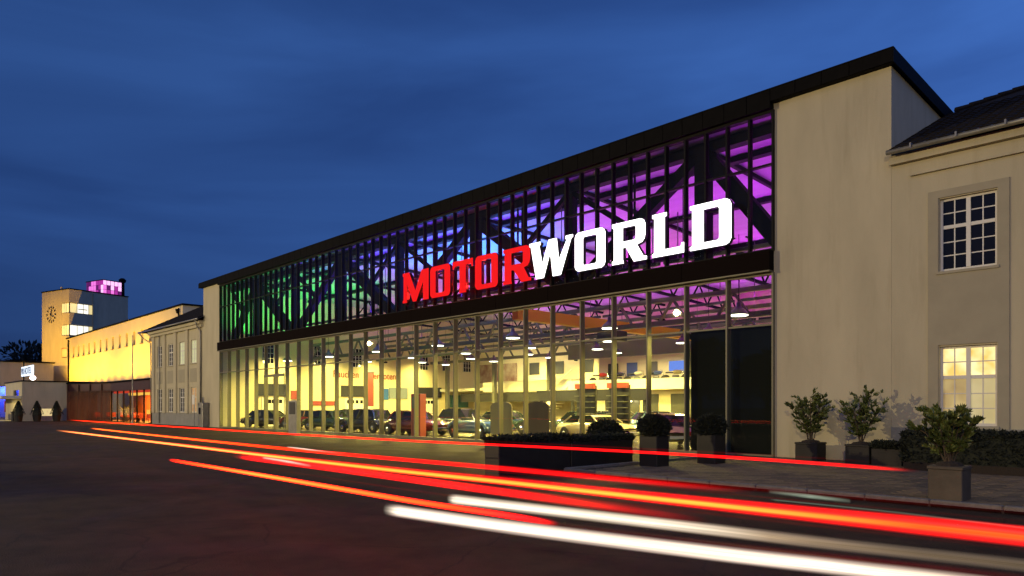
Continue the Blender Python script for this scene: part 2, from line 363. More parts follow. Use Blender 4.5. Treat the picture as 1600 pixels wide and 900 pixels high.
MB().box(XL+0.4, XR-0.4, YB, YB+0.4, 0, 9.75).build('back_wall', inner_wall, hall)
MB().box(-54.6, XR-0.4, D+0.3, YB, 0.0, 0.03).build('hall_floor', inner_floor, hall)
rm = MB()
rm.add([(XL-.2,D-.2,11.30),(XR+.12,D-.2,11.30),(XR+.12,YB+.5,roofz(YB)-.02),(XL-.2,YB+.5,roofz(YB)-.02),
        (XL-.2,D-.2,10.98),(XR+.12,D-.2,10.98),(XR+.12,YB+.5,roofz(YB)-.36),(XL-.2,YB+.5,roofz(YB)-.36)],
       [(0,1,2,3),(7,6,5,4),(0,4,5,1),(1,5,6,2),(2,6,7,3),(3,7,4,0)])
rm.build('roof', blackmetal, hall)
cm = MB(); zc = lambda y: roofz(y)-0.55
cm.add([(-54.6,D+.2,zc(D)),(XR-.4,D+.2,zc(D)),(XR-.4,YB,zc(YB)),(-54.6,YB,zc(YB)),(-54.6,D+.2,zc(D)+.1),(XR-.4,D+.2,zc(D)+.1),(XR-.4,YB,zc(YB)+.1),(-54.6,YB,zc(YB)+.1)],
       [(0,3,2,1),(4,5,6,7),(0,1,5,4),(1,2,6,5),(2,3,7,6),(3,0,4,7)])
cm.build('ceiling', inner_ceil, hall)
# fascia panels
NM = 56; dx = (XG1-XG0)/NM
fp = MB().bbox(0.006, dx-0.006, -0.05, 0.0, 0, 0.57, 0.006).mesh('fascia_panel', blackmetal)
fp2 = MB().bbox(0.006, dx-0.006, -0.05, 0.0, 0, 0.37, 0.006).mesh('fascia_panel', blackmetal)
for i in range(NM): put('fascia_panel', fp, (XG0+i*dx, D-0.2+rnd.uniform(-.004,.004), 10.74), hall)
MB().box(XG0, XG1, D-0.2, D-0.02, 10.74, 10.975).build('fascia_backing', darksteel, hall)
for i in range(-5, 0): put('fascia_panel', fp2, (XG0+i*dx, D-0.2, 10.94), hall)
for i in range(NM, NM+5): put('fascia_panel', fp2, (XG0+i*dx-0.0 if i < NM+4 else XR+0.12-dx, D-0.2 if i < NM+4 else D-0.206, 10.94), hall)
MB().box(XL-.2, XG0-.002, D-0.2, D, 10.931, 10.975).build('fascia_soffit', darksteel, hall)
MB().box(XG1+.002, XR+.12, D-0.2, D, 10.931, 10.975).build('fascia_soffit', darksteel, hall)
MB().box(XL-.22, XR+.14, D-0.27, D-0.1, 11.305, 11.335).build('roof_edge_cap', darksteel, hall)
MB().add([(XR+.1,D-.25,10.93),(XR+.14,D-.25,10.93),(XR+.14,YB,roofz(YB)-.4),(XR+.1,YB,roofz(YB)-.4),(XR+.1,D-.25,11.33),(XR+.14,D-.25,11.33),(XR+.14,YB,roofz(YB)),(XR+.1,YB,roofz(YB))],
         [(0,3,2,1),(4,5,6,7),(0,1,5,4),(1,2,6,5),(2,3,7,6),(3,0,4,7)]).build('side_fascia', darksteel, hall)
# spandrel band
for i in range(14):
    a0 = XG0+i*dx*4; MB().bbox(a0+.004, a0+dx*4-.004, D-0.28, D+0.1, 5.78, 6.40, 0.012).build('spandrel_panel', mat('dark_brown_spandrel', (0.008,0.005,0.004), 0.8, 0.0, spec=.03), hall)
MB().box(XG0, XG1, D-0.3, D-0.05, 5.735, 5.778).build('spandrel_edge_trim', alu, hall)
# upper glazing
UZ0, UZ1, UT = 6.40, 10.74, 9.08
mu = MB().box(-0.032, 0.032, -0.10, 0.10, 0, UZ1-UZ0).mesh('mullion', frame_dark)
for i in range(NM+1): put('mullion', mu, (XG0+i*dx, D, UZ0), hall)
MB().box(XG0, XG1, D-.07, D+.07, UT-.03, UT+.03).build('transom', frame_dark, hall)
MB().box(XG0, XG1, D-.101, D+.101, UZ0+.001, UZ0+.07).build('transom', frame_dark, hall)
MB().box(XG0, XG1, D-.104, D+.104, UZ1-.1, UZ1-.001).build('transom', frame_dark, hall)
g1 = MB().box(0.034, dx-0.034, -0.006, 0.006, 0, UT-.03-UZ0-.07).mesh('glass_pane', glass_up)
g2 = MB().box(0.034, dx-0.034, -0.006, 0.006, 0, UZ1-.1-UT-.03).mesh('glass_pane', glass_up)
for i in range(NM):
    for g_, z in ((g1, UZ0+.07), (g2, UT+.03)):
        put('glass_pane', g_, (XG0+i*dx, D, z), hall, rot=(rnd.uniform(-.002,.002), 0, rnd.uniform(-.003,.003)))
# lower glazing
LT = 4.13; dl = dx*2
ml = MB().bbox(-0.032, 0.032, -0.10, 0.16, 0, 5.735, 0.006).mesh('mullion', alu)
for i in range(NM//2+1): put('mullion', ml, (XG0+i*dl, D, 0), hall)
MB().box(XG0, XG1, D-.06, D+.06, LT-.028, LT+.028).build('transom', alu, hall)
MB().box(XG0, XG1, D-.11, D+.11, 0, .10).build('base_rail', alu, hall)
MB().box(XG0, XG1, D-.08, D+.08, 5.67, 5.73).build('transom', alu, hall)
l1 = MB().box(0.05, dl-0.05, -0.006, 0.006, 0, LT-.13).mesh('glass_pane', glass_low)
l2 = MB().box(0.05, dl-0.05, -0.006, 0.006, 0, 5.67-LT-.03).mesh('glass_pane', glass_low)
for i in range(NM//2):
    put('glass_pane', l1, (XG0+i*dl, D, 0.10), hall, rot=(0, 0, rnd.uniform(-.004,.004)))
    put('glass_pane', l2, (XG0+i*dl, D, LT+.028), hall, rot=(0, 0, rnd.uniform(-.004,.004)))
# entrance doors set into the glazing
dr = MB(); dx0 = XG0+5*dl; dr.box(dx0+.05, dx0+2*dl-.05, D-.16, D-.125, 3.55, 3.72)
for q in (0.05, dl-.06, dl+.02, 2*dl-.11): dr.box(dx0+q, dx0+q+.06, D-.16, D-.125, 0.1, 3.55)
dr.build('entrance_door_frame', alu, hall)
# dark lining behind the two nearest bays
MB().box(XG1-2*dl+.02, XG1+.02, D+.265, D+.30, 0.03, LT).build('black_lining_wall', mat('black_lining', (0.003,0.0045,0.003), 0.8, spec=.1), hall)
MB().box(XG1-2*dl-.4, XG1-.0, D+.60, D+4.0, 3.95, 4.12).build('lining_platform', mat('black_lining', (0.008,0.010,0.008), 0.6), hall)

# facade truss behind the upper glass
YT = D+0.95
tr = MB().box(XG0, XG1, YT-.2, YT+.2, 10.35, 10.7).build('facade_truss', darksteel, hall)
def member(a, b, w_, nm='truss_member', h=None): return MB().bar((a[0],YT,a[1]), (b[0],YT,b[1]), w_, h or w_*.8, up=(0,1,0)).build(nm, darksteel, tr)
MB().box(XG0, XG1, YT-.2, YT+.2, 5.95, 6.45).build('bottom_chord', darksteel, tr)
tops = [-13.4, -25.6, -37.9, -49.9]; bots = [-7.6, -19.6, -31.9, -44.0, -54.3]; zt_, zb_ = 10.45, 6.3
for i, x in enumerate(tops):
    for xb in (bots[i], bots[i+1]):
        f_ = 1.0
        if xb == -7.6: f_ = 0.5; 
        if xb == -7.6: member((x, zt_), (-10.42, 6.6), 0.50, 'diagonal')
        else: member((x, zt_), (xb, zb_), 0.52 if xb > x else 0.42, 'diagonal')
        xm, zm = (x+xb)/2, (zt_+zb_)/2
        if xb != -7.6:
            member((xm, zm), (xb, zt_), 0.20, 'strut'); member((xm-.14, zm), (xm-.14, zt_), 0.07, 'hanger'); member((xm+.14, zm), (xm+.14, zt_), 0.07, 'hanger')
            member((xm, zm), (x, zt_-2.05) if False else (x, zt_-0.2), 0.10, 'strut')
for x in tops + bots[1:4]:
    member((x, 6.2), (x, zt_), 0.56 if x in tops else 0.46, 'post', h=0.3)
    MB().box(x-.45, x+.45, YT-.02, YT+.02, 10.0 if x in tops else 6.4, 10.4 if x in tops else 6.95).build('gusset_plate', darksteel, tr)
# cross trusses and purlins
for k, x in enumerate([-13.4-6.12*i for i in range(7)]):
    ct = MB()
    zt2, zb2 = (lambda y: roofz(y)-0.75), (lambda y: roofz(y)-1.95)
    ct.bar((x,D+1.4,zt2(D)), (x,YB-.1,zt2(YB)), .16); ct.bar((x,D+9.4,zb2(D+9.4)), (x,YB-.1,zb2(YB)), .16)
    n = 8; ys = [D+9.4+(YB-D-9.5)*i/n for i in range(n+1)]
    for i in range(n):
        ct.bar((x,ys[i],zb2(ys[i])), (x,(ys[i]+ys[i+1])/2,zt2(ys[i])), .08); ct.bar((x,(ys[i]+ys[i+1])/2,zt2(ys[i])), (x,ys[i+1],zb2(ys[i+1])), .08)
    ct.build('roof_truss', darksteel, hall)
for y in (23.6, 28.4, 34.4, 40.4):
    MB().box(-54.5, XR-.5, y-.16, y+.16, roofz(y)-.78, roofz(y)-.58).build('purlin', darksteel, hall)
# lengthwise lattice girders
for y, z in ((28.5, 5.55), (35.0, 5.75), (41.0, 5.7)):
    gm = MB(); gm.box(-54.5, -12, y-.12, y+.12, z-.12, z+.12); gm.box(-54.5, -12, y-.1, y+.1, z+1.0, z+1.2)
    xx = -54
    while xx < -13:
        gm.bar((xx,y,z), (xx+.8,y,z+1.1), .11); gm.bar((xx+.8,y,z+1.1), (xx+1.6,y,z), .11); xx += 3.1
    gm.build('lattice_girder', grey_steel, hall)
for x in (-52, -45.5, -39, -32.5, -26, -19.5):
    MB().box(x-.15, x+.15, 40.85, 41.15, 0, 5.6).build('hall_column', grey_steel, hall)
# windows of the inner end wall
wi_f = MB(); 
for y0 in (24.4, 28.85, 32.5, 39.7, 42.4, 45.0):
    wf = MB().box(-54.6, -54.56, y0, y0+.95, 5.02, 6.65).build('inner_window', glass_dark, hall)
    mm = MB()
    for q in (0, .30, .62, .92): mm.box(-54.558, -54.52, y0+q, y0+q+.03, 5.02, 6.65)
    for q in (5.02, 5.42, 5.83, 6.24, 6.62): mm.box(-54.557, -54.525, y0, y0+.95, q, q+.03)
    mm.build('window_bars', whitepaint, wf)
# shop fronts along the inner end wall: black fascia, doors with small lights, lettering
for y0, y1 in ((24.0, 26.6), (31.4, 34.6), (39.3, 42.2)):
    MB().box(-54.6, -54.45, y0, y1, 2.45, 3.40).build('shop_sign_board', black_sign, hall)
    sd_ = MB().box(-54.6, -54.52, y0+.35, y1-.3, 0.03, 2.3).build('shop_door', white_int, hall)
    for q in range(5):
        yy = y0+.55+q*(y1-y0-1.2)/4.6; MB().box(-54.52, -54.50, yy, yy+.26, 1.85, 2.15).build('door_light', glass_dark, sd_)
tm = text_mesh('wall_lettering', 'Rauchen', 0.85, .03, orange_txt, 'LEFT', 0.88)
put('wall_lettering', tm, (-54.57, 30.6, 4.1), hall, rot=(R(90), 0, R(90)))
tm = text_mesh('wall_lettering', 'verboten', 0.85, .03, orange_txt, 'LEFT', 0.88)
put('wall_lettering', tm, (-54.57, 34.3, 4.05), hall, rot=(R(90), 0, R(90)))
for (y0,y1,z0,z1,mm_) in ((26.8,27.6,2.2,2.9,rustred),(28.6,31.0,1.7,2.05,rustred),(35.4,36.2,2.2,3.2,mat('blue_poster',(0.03,0.12,0.35),.5)),(36.3,38.3,2.3,3.3,mat('grey_poster',(0.2,0.24,0.26),.5)),(43.3,45.6,1.5,2.7,mat('teal_poster',(0.05,0.16,0.17),.5))):
    MB().box(-54.6, -54.5, y0, y1, z0, z1).build('wall_poster', mm_, hall)
# gallery and mezzanine at the back
MB().box(-54.5, -36.0, 42.0, 46.3, 3.0, 3.25).build('gallery_slab', white_int, hall)
MB().box(-48, -36.0, 41.9, 42.0, 2.85, 3.75).build('gallery_parapet', white_int, hall)
MB().box(-51, -36.0, 41.75, 41.9, 2.0, 2.75).build('gallery_sign_band', black_sign, hall)
MB().box(-36.0, -12.0, 39.9, 40.1, 2.75, 3.5).build('mezzanine_parapet', white_int, hall)
MB().box(-36.0, -12.0, 40.1, 46.3, 2.85, 3.1).build('mezzanine_slab', white_int, hall)
MB().box(-36.0, -12.0, 39.9, 40.2, 5.1, 6.5).build('mezzanine_beam', grey_steel, hall)
MB().box(-36.0, -12.0, 43.5, 43.7, 3.1, 6.5).build('mezzanine_wall', inner_wall, hall)
MB().box(-36.0, -12.0, 41.0, 41.2, 0.03, 2.85).build('mezzanine_wall', inner_wall, hall)
for x in (-31.3, -29.7, -27.6, -24.0): MB().box(x, x+1.1, 40.95, 41.0, 0.1, 2.45).build('back_door', mat('dark_green_door', (0.05,0.05,0.035), .5), hall)
st = MB()
for i in range(15): st.box(-40.5+i*.3, -40.2+i*.3, 40.3, 41.5, 0.1+i*.215, 0.16+i*.215)
st.bar((-40.5,40.25,.3), (-36.0,40.25,3.5), .1, .35); st.bar((-40.5,40.25,1.2), (-36.0,40.25,4.4), .06); st.build('staircase', white_int, hall)
for i, x in enumerate((-46.6, -43.6, -40.2)):
    MB().box(x, x+1.25, 46.33, 46.4, 4.5, 5.6).build('framed_picture', black_sign, hall)
MB().box(-54, -48.3, 46.3, 46.39, 3.9, 5.7).build('wall_mural', mat('faded_mural', (0.22,0.10,0.06), .8, col2=(.5,.42,.26), vscale=1.1), hall)
cols = [(0.45,.04,.02),(.02,.02,.02),(.5,.48,.4),(.05,.08,.25),(.3,.25,.1),(.08,.08,.08)]
# motorcycles standing on the mezzanine edge
def motorcycle(col, lab, loc, rz):
    t = thing('motorcycle', lab, 'motorcycle', (0,0,0), 'motorcycles on the mezzanine')
    for x in (-.65, .65):
        wq = MB().lathe([(.22,-.05),(.31,-.05),(.33,0),(.31,.05),(.22,.05)], (x,0,.33), 14, 'y').build('wheel', rubber, t)
        MB().lathe([(.05,-.06),(.2,-.02),(.2,.02),(.05,.06)], (x,0,.33), 10, 'y').build('rim', chrome, wq)
    MB().lathe([(.05,-.3),(.14,-.2),(.16,0),(.13,.25),(.04,.32)], (.12,0,.82), 10, 'x').build('fuel_tank', col, t)
    MB().bbox(-.65,-.1,-.12,.12,.74,.83,.03).build('seat', rubber, t)
    MB().tube([(.65,0,.33),(.45,0,.95)], .03).tube([(.42,-.3,1.0),(.45,0,.98),(.42,.3,1.0)], .018).build('front_fork', chrome, t)
    MB().bbox(-.2,.25,-.13,.13,.3,.62,.04).build('engine', mat('engine_metal',(.2,.2,.2),.4,.8), t)
    t.location = loc; t.rotation_euler = (0,0,rz); return t
mcl = ['red','black','silver','blue','bronze','grey']
for i in range(6):
    motorcycle(mat('bike_paint_%d' % i, cols[i], .25, coat=.5), f'{mcl[i]} vintage motorcycle shown on the upstairs gallery behind the glass', (-33.6+i*1.6, 40.9, 3.1), R(20))
tv = tag(MB().box(-29.4, -28.2, 43.40, 43.48, 4.15, 4.85).build('television', emat('tv_blue', (0.12,0.2,0.6), 1.6)), 'lit blue television on the wall above the motorcycles', 'television')
for i, x in enumerate((-35.0, -33.2, -31.4, -27.2, -25.4)):
    MB().box(x, x+.95, 43.42, 43.5, 3.9, 4.9).build('framed_print', mat('print_%d' % (i % 3), cols[(i*2+1) % 6], .6), hall)
# travelling crane, running away from the facade
cr = thing('bridge_crane', 'yellow overhead travelling crane under the hall roof', 'crane', (-24.6, 34, 5.9))
MB().box(-24.8, -24.4, 23.5, 45.5, 5.75, 6.3).build('crane_girder', cane_y, cr)
MB().bbox(-25.1, -24.1, 30.2, 31.6, 5.2, 5.74, .04).build('hoist_trolley', black_sign, cr)
MB().tube([(-24.6,30.9,5.2),(-24.6,30.9,4.4)], .03).build('hoist_cable', darksteel, cr)

# ------------------------------------------------------------------ pendant lamps
def pendant():
    t = thing('pendant_lamp', '', 'lamp', (0,0,0), 'bell shaped pendant lamps in the hall')
    MB().lathe([(.36,0),(.34,.05),(.27,.16),(.15,.26),(.09,.32),(.08,.46),(.03,.5)], (0,0,0), 18).build('lamp_shade', lampshade, t, True)
    MB().lathe([(.33,-.02),(.335,-.005),(.33,0.0)], (0,0,-.005), 18).build('lamp_glass', lamp_white, t)
    MB().tube([(0,0,.5),(0,0,3.0)], .012, 6).build('cable', darksteel, t)
    return t
pl = pendant(); first = True
rows = [(24.3, 'nearest the glass'), (30.5, 'in the middle of the hall'), (37.5, 'toward the back wall'), (34.2, 'just short of the back')]
for ri, (y, wh) in enumerate(rows):
    for i in range(7):
        x = -50.0+i*6.1 + ri*1.1; z = 5.0 if ri == 0 else 5.15
        if x > -12.5: continue
        lab = f'{ORD[i]} bell pendant lamp from the far end, row {wh}'
        if first: pl.location = (x, y, z); pl['label'] = lab; first = False; o = pl
        else: o = dup(pl, (x, y, z), None, lab)
        if ri < 3: light('lamp_bulb', 'SPOT', (x, y, z-.06), 1900 if x < -20 else 1300, (1.0, 0.77, 0.17), (x, y, 0), .25, angle=R(165), blend=.3, parent=o)
# warm light in the gallery rooms
light('gallery_light', 'AREA', (-26, 41.6, 5.0), 420, (1, .82, .45), (-26, 42.2, 0), 14, .5, parent=None)
light('gallery_light', 'AREA', (-45, 43.4, 5.9), 420, (1, .85, .45), (-45, 45, 3), 10, .5, parent=None)
wl = tag(MB().lathe([(.10,0),(.16,.05),(.05,.3)], (-30.9, 39.8+1.0, 1.9), 10).build('wall_lamp', emat('wall_lamp_glow', (1,.85,.5), 6)), 'glowing wall lamp beside the back doors of the hall', 'lamp')
light('wall_lamp_bulb', 'POINT', (-30.9, 40.5, 2.1), 60, (1,.8,.4), size=.1)
for i, (x, y, tx, ty) in enumerate(((-52.4,25.5,-54.6,25.5),(-52.4,30.0,-54.6,30.0),(-52.4,34.5,-54.6,34.5),(-52.4,39.0,-54.6,39.0),(-45,44.2,-45,46.3),(-39,44.2,-39,46.3))):
    ww = thing('added_wall_washer', f'{ORD[i]} small added wall washer lamp from the glass front, over the cream inner wall', 'lamp', (x, y, 5.3), 'added wall washers in the hall')  # lamps added to brighten the cream inner walls
    MB().bbox(x-.12,x+.12,y-.12,y+.12,5.36,5.5,.02).build('lamp_case', darksteel, ww); MB().tube([(x,y,5.5),(x,y,9.0)], .012, 6).build('cable', darksteel, ww)
    light('wash_beam', 'SPOT', (x, y, 5.3), 1250, (1, .78, .22), (tx, ty, 2.0), .1, angle=R(140), blend=.8, parent=ww)
# coloured floodlights washing the ceiling and walls
flood_m = mat('floodlight_case', (0.03,0.03,0.03), .5)
G_, P_, I_, Cy, Mg = (.02,1,.14), (.60,.012,.80), (.12,.02,.90), (.0,.28,1), (1,.025,.72)
nm_ = {G_:'green',P_:'purple',I_:'indigo',Cy:'cyan',Mg:'magenta'}
strips = [(-54,-48.2,23.0,G_,110),(-48,-42.6,23.0,G_,90),(-42.4,-36,23.0,I_,150),(-35.8,-29,23.0,I_,160),(-28.8,-22,23.0,I_,160),(-21.8,-16,23.0,P_,90),(-15.8,-8,23.0,P_,150),
          (-54,-48.2,27.5,G_,170),(-48,-43,27.5,G_,110),(-42.8,-37,27.5,P_,130),(-36.8,-31,27.0,Cy,190),(-30.8,-25,26.0,Cy,150),(-24.8,-19,27.5,Mg,130),(-18.8,-13,27.5,P_,190),(-12.8,-8,27.5,P_,150),
          (-52,-46,34.0,P_,90),(-45.8,-37,34.0,Mg,170),(-36.8,-28,34.0,Mg,190),(-27.8,-19,34.0,Mg,190),(-18.8,-10,34.0,P_,190),(-46,-34,42.0,P_,170),(-33.8,-22,42.0,P_,170),(-21.8,-10,42.0,P_,150)]
rown = {23.0:'row nearest the glass',27.5:'second row',27.0:'second row',26.0:'second row',34.0:'third row',42.0:'row at the back'}; cnt = {}
for (x0_, x1_, y, c_, e_) in strips:
    k_ = rown[y]; cnt[k_] = cnt.get(k_, 0)+1; z = 7.2
    t = thing('light_bar', f'{ORD[cnt[k_]-1]} {nm_[c_]} light bar from the far end, {k_}', 'light bar', ((x0_+x1_)/2, y, z), 'coloured light bars under the roof')
    MB().bbox(x0_, x1_, y-.07, y+.07, z-.16, z-.02, .02).build('lamp_case', flood_m, t)
    for q_ in (.1, .9): MB().box(x0_+(x1_-x0_)*q_-.015, x0_+(x1_-x0_)*q_+.015, y+.08, y+.11, z-.16, roofz(y)-.6).build('hanger', flood_m, t)
    light('bar_light', 'AREA', ((x0_+x1_)/2, y, z), e_*(4.4 if c_ == I_ else 7.5 if c_ == Cy else 3.0 if c_ == G_ else 3.2 if y > 30 else 1.9), c_, ((x0_+x1_)/2, y+.001, z+3), x1_-x0_-.1, .12, parent=t)

# ================================================================== SIGN
RED = emat('red_sign_face', (1.0, 0.014, 0.016), 0.92); WHT = emat('white_sign_face', (1.0, 0.98, 0.95), 3.0)
REDB = mat('red_sign_return', (0.03, 0.006, 0.006), .5); WHB = mat('dark_sign_return', (0.03,0.03,0.03), .5)
sign = thing('illuminated_sign', 'large MOTORWORLD lettering in red and white across the glass front', 'sign', (-20.5, D-.5, 6.73))
Hh = 1.47
def ring(w_, t=.40, tz=.20, c=.17):
    o_ = [(c,0),(w_-c,0),(w_-c*.35,c*.35),(w_,c),(w_,Hh-c),(w_-c*.35,Hh-c*.35),(w_-c,Hh),(c,Hh),(c*.35,Hh-c*.35),(0,Hh-c),(0,c),(c*.35,c*.35)]
    d_ = .06
    i_ = [(t+d_,tz),(w_-t-d_,tz),(w_-t,tz+d_),(w_-t,Hh-tz-d_),(w_-t-d_,Hh-tz),(t+d_,Hh-tz),(t,Hh-tz-d_),(t,tz+d_)]
    return [o_, i_]
def letter(ch, w_):
    s_ = .12                                   # serif reach
    if ch == 'O': return ring(w_)
    if ch == 'M':
        return [[(0,0),(.36,0),(.33,.14),(.33,.95),(.86,0),(1.12,0),(w_-.42,.95),(w_-.42,0),(w_,0),(w_,Hh),(w_-.55,Hh),(w_*.5,.52),(.52,Hh),(0,Hh),(0,Hh-.13),(.07,Hh-.16),(.07,.14),(0,.12)]]
    if ch == 'T':
        c_ = w_/2
        return [[(c_-.24,0),(c_+.24,0),(c_+.21,.16),(c_+.21,Hh-.22),(w_-.14,Hh-.22),(w_-.06,Hh-.34),(w_,Hh-.34),(w_,Hh),(0,Hh),(0,Hh-.34),(.06,Hh-.34),(.14,Hh-.22),(c_-.21,Hh-.22),(c_-.21,.16)]]
    if ch == 'R':
        o_ = [(0,0),(.52,0),(.48,.14),(.48,.55),(.62,.55),(w_-.55,0),(w_,0),(w_,.12),(w_-.14,.14),(w_-.42,.58),(w_-.2,.64),(w_-.1,.75),(w_-.06,.9),(w_-.06,Hh-.2),(w_-.13,Hh-.06),(w_-.27,Hh),(0,Hh),(0,Hh-.14),(.08,Hh-.16),(.08,.14),(0,.12)]
        i_ = [(.48,.77),(w_-.52,.77),(w_-.46,.83),(w_-.46,Hh-.26),(w_-.52,Hh-.2),(.48,Hh-.2)]
        return [o_, i_]
    if ch == 'W':
        return [[(.42,0),(.86,0),(w_*.5+.06,.92),(w_*.5+.20,0),(w_*.5+.66,0),(w_-.12,Hh-.1),(w_,Hh),(w_-.36,Hh),(w_*.5+.56,.62),(w_*.5+.40,Hh),(w_*.5-.02,Hh) ,(.80,.60),(.50,Hh),(0,Hh),(0,Hh-.12),(.08,Hh-.15)]] if False else \
               [[(.38,0),(.80,0),(1.16,.98),(1.30,0),(1.72,0),(w_-.06,Hh-.12),(w_+.02,Hh-.1),(w_+.02,Hh),(w_-.34,Hh),(w_-.36,Hh-.12),(w_-.28,Hh-.14),(1.62,.60),(1.52,Hh-.12),(1.50,Hh),(1.08,Hh),(.72,.55),(.55,Hh-.14),(.62,Hh-.12),(.62,Hh),(0,Hh),(0,Hh-.12),(.08,Hh-.14)]]
    if ch == 'L':
        return [[(0,0),(w_,0),(w_,.34),(w_-.08,.34),(w_-.12,.22),(.5,.22),(.5,Hh-.14),(.58,Hh-.12),(.58,Hh),(0,Hh),(0,Hh-.12),(.08,Hh-.14),(.08,.14),(0,.12)]]
    if ch == 'D':
        o_ = [(0,0),(w_-.2,0),(w_-.07,.06),(w_,.2),(w_,Hh-.2),(w_-.07,Hh-.06),(w_-.2,Hh),(0,Hh),(0,Hh-.12),(.08,Hh-.14),(.08,.14),(0,.12)]
        i_ = [(.5,.2),(w_-.48,.2),(w_-.42,.26),(w_-.42,Hh-.26),(w_-.48,Hh-.2),(.5,Hh-.2)]
        return [o_, i_]
LX = [('M',-29.48,-27.36),('O',-27.22,-25.72),('T',-25.52,-24.10),('O',-23.93,-22.46),('R',-22.1,-20.45),('W',-20.53,-18.2),('O',-18.07,-16.6),('R',-16.27,-14.75),('L',-14.51,-13.25),('D',-13.01,-11.52)]
for i, (ch, a0, a1) in enumerate(LX):
    f_m, b_m = (RED, REDB) if i < 5 else (WHT, WHB)
    lp = letter(ch, a1-a0)
    me = shape_mesh('letter', lp, .16, b_m); yy = D-.42
    put('letter', me, (a0, yy, 6.73), sign, rot=(R(90),0,0))['label'] = ('red' if i < 5 else 'white')+' glowing letter '+ch
    fc = shape_mesh('letter_face', lp, .02, f_m)
    put('letter_face', fc, (a0, yy-.095, 6.73), sign, rot=(R(90),0,0))
    if i < 5:
        for q_ in (.25, .75):
            for z_ in (7.05, 7.85): light('added_halo_light', 'POINT', (a0+(a1-a0)*q_, yy+.14, z_), 22, (1, .02, .015), size=.02, parent=sign)  # red point lights added behind the letters to throw a halo on the glass
for z in (6.9, 7.9):
    MB().box(-29.5, -11.5, D-.33, D-.29, z, z+.04).build('support_rail', frame_dark, sign)
br = MB()
for i in range(0, 24): br.box(-29.2+i*.785-.02, -29.2+i*.785+.02, D-.29, D-.1, 6.9, 6.94)
br.build('support_bracket', frame_dark, sign)

# ================================================================== SIDE BUILDINGS
def tile_rows(x0, x1, y0, z0, m_, nrow, parent, limit, step=.30, row=.34, hipfn=None):
    """rows of lapped pan tiles on a slope rising toward +Y"""
    ang = math.atan(m_); cy, cz = math.cos(ang)*row, math.sin(ang)*row
    prof = []
    n = 6
    for k in range(n+1):
        u = k/n; prof.append((u*step*1.02, 0.035*math.sin(u*math.pi*1.0)+0.0))
    vs, fs = [], []
    for j, (dy, dz) in enumerate(((-.02, .03), (row*1.12, 0.0))):
        for (u, h_) in prof: vs.append((u, dy, h_+dz))
    for k in range(n): fs.append((k, k+1, n+1+k+1, n+1+k))
    b0 = len(vs)
    for (u, h_) in prof: vs.append((u, -.02, h_+.012-.03+.0))
    for k in range(n): fs.append((b0+k, b0+k+1, k+1, k))
    me = bpy.data.meshes.new('roof_tile'); me.from_pydata(vs, [], fs); me.materials.append(tile_m)
    made = 0; rest_ = MB()
    for r_ in range(nrow):
        yy, zz = y0+r_*cy, z0+r_*cz
        nx = int((x1-x0)/step)
        for c in range(nx):
            xx = x0+c*step
            if hipfn and not hipfn(xx, yy): continue
            jz = rnd.uniform(-.004,.006)
            if made < limit and xx < x0 + 6:
                put('roof_tile', me, (xx, yy, zz+.03+jz), parent, rot=(ang+rnd.uniform(-.02,.02), rnd.uniform(-.015,.015), rnd.uniform(-.01,.01))); made += 1
            else:
                rot_ = Matrix.Rotation(ang, 4, 'X')
                rest_.add([tuple(rot_ @ Vector(p) + Vector((xx, yy, zz+.03+jz))) for p in vs], fs)
    if rest_.v: rest_.build('roof_tile', tile_m, parent, kind='stuff')

def cross_window(cx, z0, zt, lit, parent, surround=True, w_=1.28, Y=D, small=False):
    """white two light window: transom, 3x2 panes per leaf below, 2x2 above"""
    x0, x1 = cx-w_/2, cx+w_/2; yf = Y+.10
    f = MB()
    zm = z0+(zt-z0)*.61
    f.box(x0,x0+.06,yf,yf+.07,z0,zt); f.box(x1-.06,x1,yf,yf+.07,z0,zt); f.box(x0+.06,x1-.06,yf,yf+.07,z0,z0+.07); f.box(x0+.06,x1-.06,yf,yf+.07,zt-.06,zt)
    f.box(cx-.05,cx+.05,yf-.02,yf+.06,z0+.07,zt-.06); f.box(x0+.06,cx-.05,yf-.01,yf+.06,zm-.045,zm+.045); f.box(cx+.05,x1-.06,yf-.01,yf+.06,zm-.045,zm+.045)
    fo = f.build('window', whitepaint, parent)
    bars = MB()
    for a0, a1 in ((x0+.06,cx-.05),(cx+.05,x1-.06)):
        mx_ = (a0+a1)/2; bars.box(mx_-.014,mx_+.014,yf+.01,yf+.04,z0+.07,zm-.045); bars.box(mx_-.014,mx_+.014,yf+.01,yf+.04,zm+.045,zt-.06)
        for q in (1/3., 2/3.):
            zz = z0+.07+(zm-.045-z0-.07)*q; bars.box(a0,a1,yf+.012,yf+.038,zz-.014,zz+.014)
        zz = (zm+.045+zt-.06)/2; bars.box(a0,a1,yf+.012,yf+.038,zz-.014,zz+.014)
        zs = [z0+.07, z0+.07+(zm-.115-z0)/3, z0+.07+(zm-.115-z0)*2/3, zm-.045]
        for (p0,p1) in ((a0,mx_),(mx_,a1)):
            for k in range(3): MB().box(p0+.002,p1-.002,yf+.02,yf+.026,zs[k],zs[k+1]).build('pane', lit['low' if a0 < cx-.1 else 'low2'] if isinstance(lit,dict) else lit, fo)
            for k in range(2):
                z_a = zm+.045+(zt-.105-zm)*k/2; mm_ = lit['top'][rnd.randrange(len(lit['top']))] if isinstance(lit,dict) else lit
                MB().box(p0+.002,p1-.002,yf+.02,yf+.026,z_a,z_a+(zt-.105-zm)/2).build('pane', mm_, fo)
    bars.build('glazing_bars', whitepaint, fo)
    MB().bbox(x0-.06,x1+.06,Y-.07,Y+.1,z0-.07,z0,.01).build('sill', plaster2, fo)
    return fo
